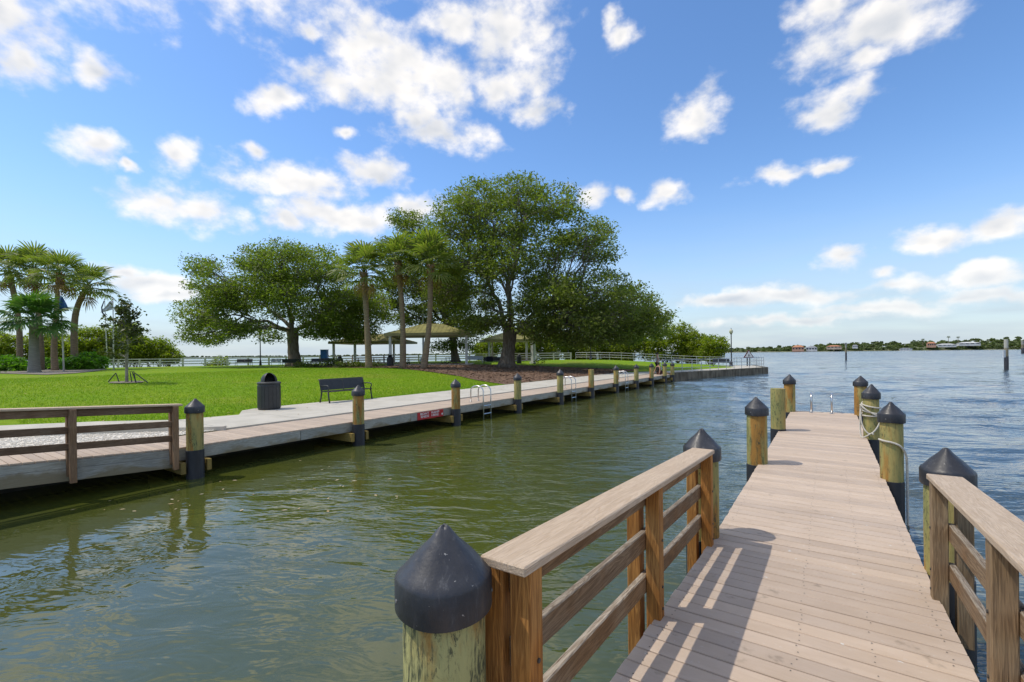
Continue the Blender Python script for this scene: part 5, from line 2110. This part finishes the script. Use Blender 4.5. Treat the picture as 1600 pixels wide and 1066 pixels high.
bk = [(interp(BACK, y) , y) for y in (13., 18.9, 25, 35.3, 47.1, 57.3, 63.5)]
fence(bk, 1.08, .20, 3, 2.4, 'long grey post and rail fence along the back shore', MT['fence'], hz, .13)
fence([(interp(BACK, 63.6), 63.6), (-17.8, 65.2), (-8.1, 65.8)], 1.07, .06, 3, 1.7, 'pale rail fence behind the lawn of the point', MT['galv'], lambda x, y: hz(x, y), .05, round_=True)
fence([(-11.9, 40.4), (-10.2, 44), (-8.8, 48.5), (-7.4, 53), (-5.85, 57.7), (-7.8, 65.2)], 1.12, .06, 3, 1.55, 'pale metal rail along the top of the concrete seawall', MT['galv'], lambda x, y: .03, .05, round_=True)

# triangular sign on the point
ts = thing('sign', (-7.9, 62.3, .03), 'white triangular board with dark edges on a dark post at the seawall tip', 'sign')
c = Vector((-7.9, 62.3, .03))
u = Vector((C_, S_, 0))
n_ = Vector((S_, -C_, 0))
for nm, s, off, mat_, th in (('border', 1.0, 0, MT['sign_border'], .05), ('face', .72, -.052, MT['sign_white'], .01)):
    m = MB()
    z0 = .98 + (1 - s) * .38
    tri = [c + u * (-.66 * s) + Vector((0, 0, z0)), c + u * (.66 * s) + Vector((0, 0, z0)), c + Vector((0, 0, z0 + 1.0 * s))]
    f_ = [q + n_ * (-off) for q in tri]
    b_ = [q - n_ * th for q in f_]
    m.add(f_ + b_, [(0, 1, 2), (5, 4, 3), (0, 3, 4, 1), (1, 4, 5, 2), (2, 5, 3, 0)])
    m.build(nm, mat_, ts)
text_mesh('6', .42, c + n_ * .056 + Vector((0, 0, 1.17)), (math.pi / 2, 0, TH), MT['dark_print'], ts, 'numeral')
for s in (-.14, .14):
    m = MB()
    q = c + u * s - n_ * .1
    m.box((q.x - .06, q.y - .06, 0), (q.x + .06, q.y + .06, 1.3))
    m.build('post', MT['black_metal'], ts)


# flags and poles
def flagpole(base, top, label):
    m = MB()
    b, t_ = Vector(base), Vector(top)
    m.tube([b - Vector((0, 0, .2)), b.lerp(t_, .5), t_], [.075, .06, .04], 8)
    root = thing('flagpole', base, label, 'flagpole', 'white flagpoles')
    m.build('pole', MT['white_paint'], root, smooth='all')
    m = MB()
    m.ball(t_ + Vector((0, 0, .05)), .09, 2)
    m.build('finial', MT['white_paint'], root, smooth='all')
    return t_


def D_of(p):
    return -p[0] * S_ + p[1] * C_


def flag(pts_px, D, label, mats):
    """hanging folded cloth: strips given as seen, each with its own colour"""
    root = thing('flag', at(pts_px[0][0][0], pts_px[0][0][1], D), label, 'flag', 'flags')
    for outline, mt, nm in zip(pts_px, mats, ('field', 'stripe', 'canton')):
        m = MB()
        L_, R_ = outline[:len(outline) // 2], outline[len(outline) // 2:]
        rows = list(zip(L_, R_))
        nC = 7
        for (a, b) in rows:
            for k in range(nC):
                q = k / (nC - 1)
                p_ = at(a[0] + (b[0] - a[0]) * q, a[1] + (b[1] - a[1]) * q, D + .12 * math.sin(q * 9 + a[1] * .3))
                m.v.append(tuple(p_))
        for i in range(len(rows) - 1):
            for k in range(nC - 1):
                s = i * nC + k
                m.f.append((s, s + 1, s + nC + 1, s + nC))
        o = m.build(nm, mt, root, smooth='all')
        md = o.modifiers.new('thickness', 'SOLIDIFY')
        md.thickness = .012
    return root


FB = M('flag_blue', (.03, .09, .26), (.05, .16, .36), 6, .8)
FW = M('flag_white', (.6, .62, .66), (.5, .53, .6), 3, .8)
FO = M('flag_orange', (.50, .10, .03), (.4, .08, .03), 6, .8)
FD = M('flag_dark_blue', (.012, .018, .06), (.02, .03, .09), 6, .8)
b_ = onz(100, 588, .2)
b_.z = hz(b_.x, b_.y)
flagpole(b_, at(94.5, 455, D_of(b_)), 'white flagpole left of the curved palm, bearing the blue and orange flag')
DF = D_of(b_) - .15
flag([[(94, 462), (92.5, 475), (93, 486), (98, 464), (105, 477), (108, 486)], [(92.5, 484), (92, 492), (91.5, 490.5), (96, 484), (96.5, 488), (95, 492)]], DF, 'blue flag with an orange patch hanging limp among palm fronds', [FB, FO])
b_ = onz(168, 577, .4)
b_.z = hz(b_.x, b_.y)
flagpole(b_, at(163.5, 468, D_of(b_)), 'white flagpole bearing the dark blue flag')
flag([[(162, 470), (158, 480), (158.5, 488), (162, 493), (163.5, 470), (160, 481), (161.5, 489), (168, 496)]], D_of(b_) - .15, 'dark blue flag hanging in a thin fold', [FD])
b_ = onz(177.8, 582, .4)
b_.z = hz(b_.x, b_.y)
flagpole(b_, at(176.5, 468, D_of(b_)), 'white flagpole just left of the staked young tree')
flag([[(171, 471), (166, 478), (160, 484), (161, 488), (176, 470), (176, 478), (175.5, 484), (172, 485)]], D_of(b_) - .15, 'white and grey flag drooping left from its pole', [FW])


# ------------------------------------------------------------------ people
def skin_body(name, verts, edges, radii, mat, root, sub=1):
    me = bpy.data.meshes.new(name)
    me.from_pydata(verts, edges, [])
    me.materials.append(mat)
    o = bpy.data.objects.new(name, me)
    COL.objects.link(o)
    o.parent = root
    md = o.modifiers.new('skin', 'SKIN')
    for i, r in enumerate(radii):
        me.skin_vertices[0].data[i].radius = (r, r)
        me.skin_vertices[0].data[i].use_root = (i == 0)
    ss = o.modifiers.new('sub', 'SUBSURF')
    ss.levels = sub
    ss.render_levels = sub
    return o


CLOTH_G = M('grey_vest', (.30, .28, .24), (.24, .22, .19), 8, .9)
CLOTH_D = M('dark_shorts', (.018, .016, .012), None, 8, .9)
CLOTH_R = M('dark_red_cloth', (.055, .012, .010), None, 8, .9)
CLOTH_B = M('black_top', (.012, .011, .012), None, 8, .9)
HAIR = M('dark_hair', (.012, .009, .008), None, 8, .6)


def face_bits(root, c, f, u, s):
    """nose, eyes, mouth and ears on a small head: c centre, f forward, u up, s right"""
    m = MB()
    m.ball(c + f * .105 - u * .01, (.018, .018, .022), 1)
    for k in (-1, 1):
        m.ball(c + s * .085 * k - u * .01, (.016, .022, .03), 1)
    m.build('nose_and_ears', MT['skin'], root, smooth='all')
    m = MB()
    for k in (-1, 1):
        m.ball(c + f * .092 + s * .034 * k + u * .025, .012, 1)
    m.ball(c + f * .093 - u * .05, (.022, .01, .007), 1)
    m.build('eyes_and_mouth', HAIR, root, smooth='all')


px_ = Vector((-12.35, 40.75, .035))
pr_ = thing('person', px_, 'person in pale vest and dark shorts standing at the far dock end', 'person')
f = Vector((.85, .5, 0)).normalized()
s = Vector((f.y, -f.x, 0))
u = Vector((0, 0, 1))


def lp(a, b, c):
    return tuple(s * a + f * b + u * c)


vs = [lp(0, 0, .92), lp(0, -.01, 1.12), lp(0, 0, 1.36), lp(0, .01, 1.46), lp(0, .03, 1.58), lp(0, .03, 1.68),
      lp(.10, 0, .86), lp(.12, .03, .48), lp(.12, 0, .07), lp(.13, .16, .03),
      lp(-.10, 0, .86), lp(-.13, -.04, .48), lp(-.15, -.10, .07), lp(-.17, .05, .03),
      lp(.18, 0, 1.38), lp(.25, .06, 1.10), lp(.16, .28, 1.05), lp(.10, .36, 1.08),
      lp(-.18, 0, 1.38), lp(-.26, .05, 1.10), lp(-.16, .28, 1.10), lp(-.08, .37, 1.13)]
es = [(0, 1), (1, 2), (2, 3), (3, 4), (4, 5), (0, 6), (6, 7), (7, 8), (8, 9), (0, 10), (10, 11), (11, 12), (12, 13), (2, 14), (14, 15), (15, 16), (16, 17), (2, 18), (18, 19), (19, 20), (20, 21)]
rd = [.14, .13, .15, .055, .095, .085, .10, .06, .042, .035, .10, .06, .042, .035, .06, .042, .034, .028, .06, .042, .034, .028]
skin_body('body', vs, es, rd, MT['skin'], pr_, 2)
skin_body('vest', [lp(0, 0, .93), lp(0, -.01, 1.12), lp(0, 0, 1.36), lp(.13, 0, 1.39), lp(-.13, 0, 1.39)], [(0, 1), (1, 2), (2, 3), (2, 4)], [.165, .155, .175, .075, .075], CLOTH_G, pr_, 2)
skin_body('shorts', [lp(0, 0, .94), lp(.10, 0, .84), lp(.12, .02, .55), lp(-.10, 0, .84), lp(-.13, -.02, .55)], [(0, 1), (1, 2), (0, 3), (3, 4)], [.17, .125, .10, .125, .10], CLOTH_D, pr_, 2)
m = MB()
hc = px_ + Vector(lp(0, .005, 1.66))
m.ball(hc, (.105, .105, .105), 2)
m.build('hair', HAIR, pr_, smooth='all')
face_bits(pr_, px_ + Vector(lp(0, .03, 1.62)), f, u, s)
# rod held by the person
hp = px_ + Vector(lp(.0, .37, 1.11))
m = MB()
m.tube([hp - f * .35 - u * .18, hp, hp + f * .9 + u * .45 + s * .1, hp + f * 1.7 + u * .75 + s * .2], [.014, .012, .007, .004], 6)
tag(m.build('fishing_rod', MT['black_metal']), 'thin fishing rod held by the standing person', 'fishing rod')

sx_ = Vector((-11.35, 37.9, .0))
sr_ = thing('person', sx_, 'person in dark clothes sitting on the far dock boards with legs stretched out', 'person')
f = Vector((.45, .9, 0)).normalized()
s = Vector((f.y, -f.x, 0))
vs = [lp(0, 0, .12), lp(0, -.08, .36), lp(0, -.10, .60), lp(0, -.07, .70), lp(0, -.03, .80), lp(0, -.02, .90),
      lp(.10, .06, .11), lp(.12, .45, .22), lp(.10, .82, .08), lp(.10, .90, .16),
      lp(-.10, .06, .11), lp(-.14, .42, .30), lp(-.12, .70, .06), lp(-.12, .82, .05),
      lp(.19, -.10, .60), lp(.27, -.18, .34), lp(.26, -.28, .07), lp(.27, -.22, .03),
      lp(-.19, -.10, .60), lp(-.30, -.14, .36), lp(-.32, -.26, .07), lp(-.33, -.20, .03)]
skin_body('body', vs, es, [.14, .13, .15, .055, .095, .085, .10, .065, .045, .035, .10, .065, .045, .035, .06, .042, .034, .028, .06, .042, .034, .028], MT['skin'], sr_, 2)
skin_body('top', [vs[0], vs[1], vs[2], vs[14], vs[18]], [(0, 1), (1, 2), (2, 3), (2, 4)], [.15, .155, .175, .08, .08], CLOTH_B, sr_, 2)
skin_body('trousers', [lp(0, 0, .135), vs[6], vs[7], lp(.105, .74, .11), vs[10], vs[11], lp(-.125, .64, .11)], [(0, 1), (1, 2), (2, 3), (0, 4), (4, 5), (5, 6)], [.16, .115, .08, .06, .115, .08, .06], CLOTH_R, sr_, 2)
m = MB()
m.ball(sx_ + Vector(lp(0, -.05, .89)), (.108, .108, .108), 2)
m.build('hair', HAIR, sr_, smooth='all')
face_bits(sr_, sx_ + Vector(lp(0, -.03, .84)), f, u, s)


# ------------------------------------------------------------------ channel markers and far shore
def marker(px, py, r, h, label, board):
    b = onz(px, py, WATER)
    root = thing('channel_marker', (b.x, b.y, WATER - 1), label, 'channel marker', 'channel marker piles')
    m = MB()
    m.lathe([(r * 1.1, WATER - 1), (r * 1.1, WATER + .42 * h), (r, WATER + .43 * h)], (b.x, b.y, 0), 12)
    m.build('sleeve', MT['sleeve'], root, smooth=True)
    m = MB()
    m.lathe([(r, WATER + .43 * h), (r, WATER + h - .1), (r * .8, WATER + h)], (b.x, b.y, 0), 12)
    m.build('pile', MT['fascia'], root, smooth=True)
    if board:
        m = MB()
        z = WATER + h * board[0]
        d = Vector((C_, S_, 0)) * board[1]
        n2 = Vector((S_, -C_, 0)) * (r * 1.2)
        q = Vector((b.x, b.y, z)) + d + n2 * .3
        hw = Vector((C_, S_, 0)) * board[2]
        th = Vector((S_, -C_, 0)) * .03
        hh = board[3]
        ps = [q - hw - th, q + hw - th, q + hw + th, q - hw + th]
        m.add([(p_.x, p_.y, z - hh) for p_ in ps] + [(p_.x, p_.y, z + hh) for p_ in ps], [(0, 3, 2, 1), (4, 5, 6, 7), (0, 1, 5, 4), (1, 2, 6, 5), (2, 3, 7, 6), (3, 0, 4, 7)])
        m.build('board', board[4], root)
    return root


marker(1322, 562.8, .17, 4.3, 'slim channel pile standing alone in mid water', (.93, -.1, .3, .22, MT['fascia']))
marker(1572.5, 577, .19, 3.5, 'dark-footed channel pile with small white board near the right edge', (.52, -.3, .14, .45, MT['sign_white']))
marker(1598, 552.5, .5, 6., 'stubby dark pile with yellowish board at the right picture edge', (.75, .6, .8, 1.4, MT['beam']))

DS = 1000.


def far_pt(px, D, z):
    p_ = at(px, 545, D)
    p_.z = z
    return p_


# low land of the right shore
hill = [(1080, 2, 1), (1140, 5, 2), (1200, 8, 3), (1238, 9, 3), (1280, 11, 4), (1310, 15, 6), (1400, 17, 8), (1480, 17, 9), (1540, 19, 9), (1600, 22, 10), (1700, 22, 10), (1850, 20, 9), (2100, 12, 5)]
m = MB()
rows = []
for px, ht, g_ in hill:
    rows.append((far_pt(px, DS - 5, WATER - .3), far_pt(px, DS, WATER + 1.2), far_pt(px, DS + 60, g_), far_pt(px, DS + 160, ht * .6), far_pt(px, DS + 500, ht * .5), far_pt(px, DS + 520, -3)))
for r_ in rows:
    m.v += [tuple(q) for q in r_]
for i in range(len(rows) - 1):
    for k in range(5):
        a = i * 6 + k
        m.f.append((a, a + 6, a + 7, a + 1))
tag(m.build('far_shore', M('far_shore_soil', (.14, .16, .08), (.2, .19, .12), .02, .95)), kind='structure')


def far_wood(name, pxs, D0, D1, hts, seed, n, leaf, r0=4., zb=1.):
    rs_ = np.random.RandomState(seed)
    P = []
    for i in range(n):
        px = rs_.uniform(pxs[0], pxs[1])
        q = rs_.uniform()
        D = D0 + (D1 - D0) * q
        ht = np.interp(px, [h_[0] for h_ in hts], [h_[1] for h_ in hts])
        top = zb + ht * (.35 + .65 * q) * rs_.uniform(.75, 1.08)
        c_ = at(px, 545, D)
        r = r0 * rs_.uniform(.6, 1.4)
        d = rs_.normal(size=(46, 3))
        d /= np.linalg.norm(d, axis=1)[:, None]
        d[:, 2] = np.abs(d[:, 2]) * .9 - .1
        P.append(np.array([c_.x, c_.y, max(top - r, .5)])[None] + d * r * rs_.uniform(.7, 1.05, size=(46, 1)))
        low = rs_.normal(size=(10, 3)) * np.array([r * .5, r * .5, 0])
        low[:, 2] = -rs_.uniform(0, max(.5, top - r), size=10)
        P.append(np.array([c_.x, c_.y, max(top - r, .5)])[None] + low)
    me = leaf_mesh(name, np.concatenate(P), leaf, MT['wood_far'], rs_, .6, 1.3)
    return tag(link(name, me), kind='stuff')


far_wood('far_treeline', (1085, 2000), DS + 5, DS + 150, [(h_[0], h_[1] * 1.12 + 5) for h_ in hill], 3, 1000, 4.2, 5.)
far_wood('far_treeline', (1270, 1900), DS + 2, DS + 12, [(1270, 5), (1340, 7), (1900, 9)], 4, 260, 3., 3.6, .3)
# thin shore along the left horizon
m = MB()
rows = []
for px in range(-500, 1120, 60):
    rows.append((far_pt(px, 2900, WATER - .4), far_pt(px, 2910, 2.), far_pt(px, 3300, 3.), far_pt(px, 3320, -3)))
for r_ in rows:
    m.v += [tuple(q) for q in r_]
for i in range(len(rows) - 1):
    for k in range(3):
        a = i * 4 + k
        m.f.append((a, a + 4, a + 5, a + 1))
tag(m.build('horizon_shore', M('horizon_shore_soil', (.16, .18, .14), None, .02, .95)), kind='structure')
far_wood('horizon_treeline', (-480, 1110), 2915, 3050, [(-500, 9), (285, 13), (310, 14), (340, 9), (420, 8), (560, 9), (760, 11), (1120, 9)], 6, 900, 9., 7., 1.)


def house(px, py_base, D, w, h, roof_h, wallm, roofm, label, nwin=4):
    p_ = at(px, py_base, D)
    root = thing('house', p_, label, 'house', 'houses on the far shore')
    root.rotation_euler = (0, 0, TH - .55)

    def B(mb, name, mat, par=None):
        me = mb.mesh(name, mat)
        ob = bpy.data.objects.new(name, me)
        COL.objects.link(ob)
        ob.parent = par or root
        return ob
    d = w * .6
    m = MB()
    m.box((-w / 2, -d / 2, -3), (w / 2, d / 2, h))
    wl_ = B(m, 'wall', wallm)
    m = MB()
    e = .6
    m.add([(-w / 2 - e, -d / 2 - e, h), (w / 2 + e, -d / 2 - e, h), (w / 2 + e, d / 2 + e, h), (-w / 2 - e, d / 2 + e, h), (-w * .22, 0, h + roof_h), (w * .22, 0, h + roof_h)],
          [(0, 1, 5, 4), (1, 2, 5), (2, 3, 4, 5), (3, 0, 4), (3, 2, 1, 0)])
    B(m, 'roof', roofm)
    for i in range(nwin):
        x = -w / 2 + w * (i + .5) / nwin
        m = MB()
        m.box((x - w / nwin * .28, -d / 2 - .08, h * .3), (x + w / nwin * .28, -d / 2 + .1, h * .78))
        B(m, 'window', MT['dark_print'])
    return root


TER = M('terracotta_tiles', (.42, .17, .08), (.5, .24, .13), .3, .8)
CREAM = M('cream_stucco', (.55, .44, .33), None, .2, .8)
PINK = M('salmon_stucco', (.55, .32, .22), None, .2, .8)
WHT = M('white_stucco', (.62, .62, .6), None, .2, .8)
GRY = M('grey_shingle', (.30, .31, .33), None, .2, .8)
house(1247, 547.3, DS - 4, 22, 6.5, 4, PINK, TER, 'salmon house with terracotta roof at the far waterline, leftmost')
house(1268, 547.3, DS - 4, 20, 5.5, 3, WHT, GRY, 'white house with grey roof right of the salmon house')
house(1303, 544, DS + 2, 26, 3.4, 2.6, CREAM, TER, 'long low house with orange roof among far trees')
house(1336, 542.5, DS + 4, 9, 3, 2, WHT, GRY, 'tiny white far house left of the mid-water pile')
house(1415, 546.5, DS - 6, 20, 2.4, 1.2, WHT, GRY, 'pale boathouse low on the far shore')
house(1455, 541, DS + 2, 14, 6, 3., PINK, TER, 'pink far house with orange roof')
house(1478, 540.5, DS + 8, 30, 2.5, 2.2, WHT, WHT, 'long white-roofed far house')
house(1513, 538.5, DS + 8, 34, 3, 2.6, WHT, WHT, 'large white far house left of the pile with the white board')

FP = [frond_mesh('far_frond', 60 + i, 1.2, 2.4, 9, MT['wood_far'], droop=.9) for i in range(2)]
for px, py, lb in ((1442, 531, 'small far palm rising left of the twin palms on the skyline'), (1482, 527, 'left one of the twin tall palms on the far skyline'), (1497, 527.5, 'right one of the twin tall palms on the far skyline')):
    D = DS + 60
    top = at(px, py, D)
    root = thing('palm_tree', (top.x, top.y, 6), lb, 'palm tree', 'palms on the far skyline')
    m = MB()
    m.tube([(top.x, top.y, 3), tuple(top)], [.5, .4], 6)
    m.build('trunk', MT['palm_bark'], root)
    for k in range(14):
        o = link('frond', FP[k % 2], root, top)
        o.rotation_euler = (0, -math.radians(60 - 7 * k), k * 2.4)
        o.scale = (1.25, 1.25, 1.25)

# a few leaves and flecks afloat in the calm water by the far dock
rs = random.Random(8)
m = MB()
for k in range(70):
    px, py = rs.uniform(60, 640), rs.uniform(700, 800)
    p_ = onz(px, py, WATER)
    if p_.x < -10.2:
        continue
    q = rs.uniform(0, 6.28)
    l = rs.uniform(.02, .06)
    d = Vector((math.cos(q), math.sin(q), 0)) * l
    n2 = Vector((-d.y, d.x, 0)) * .45
    z = Vector((0, 0, .006))
    m.add([p_ - d + z, p_ + n2 + z, p_ + d + z, p_ - n2 + z], [(0, 3, 2, 1)])
tag(m.build('floating_leaves', M('floating_leaf', (.35, .24, .10), (.5, .45, .32), 3, .8)), kind='stuff')
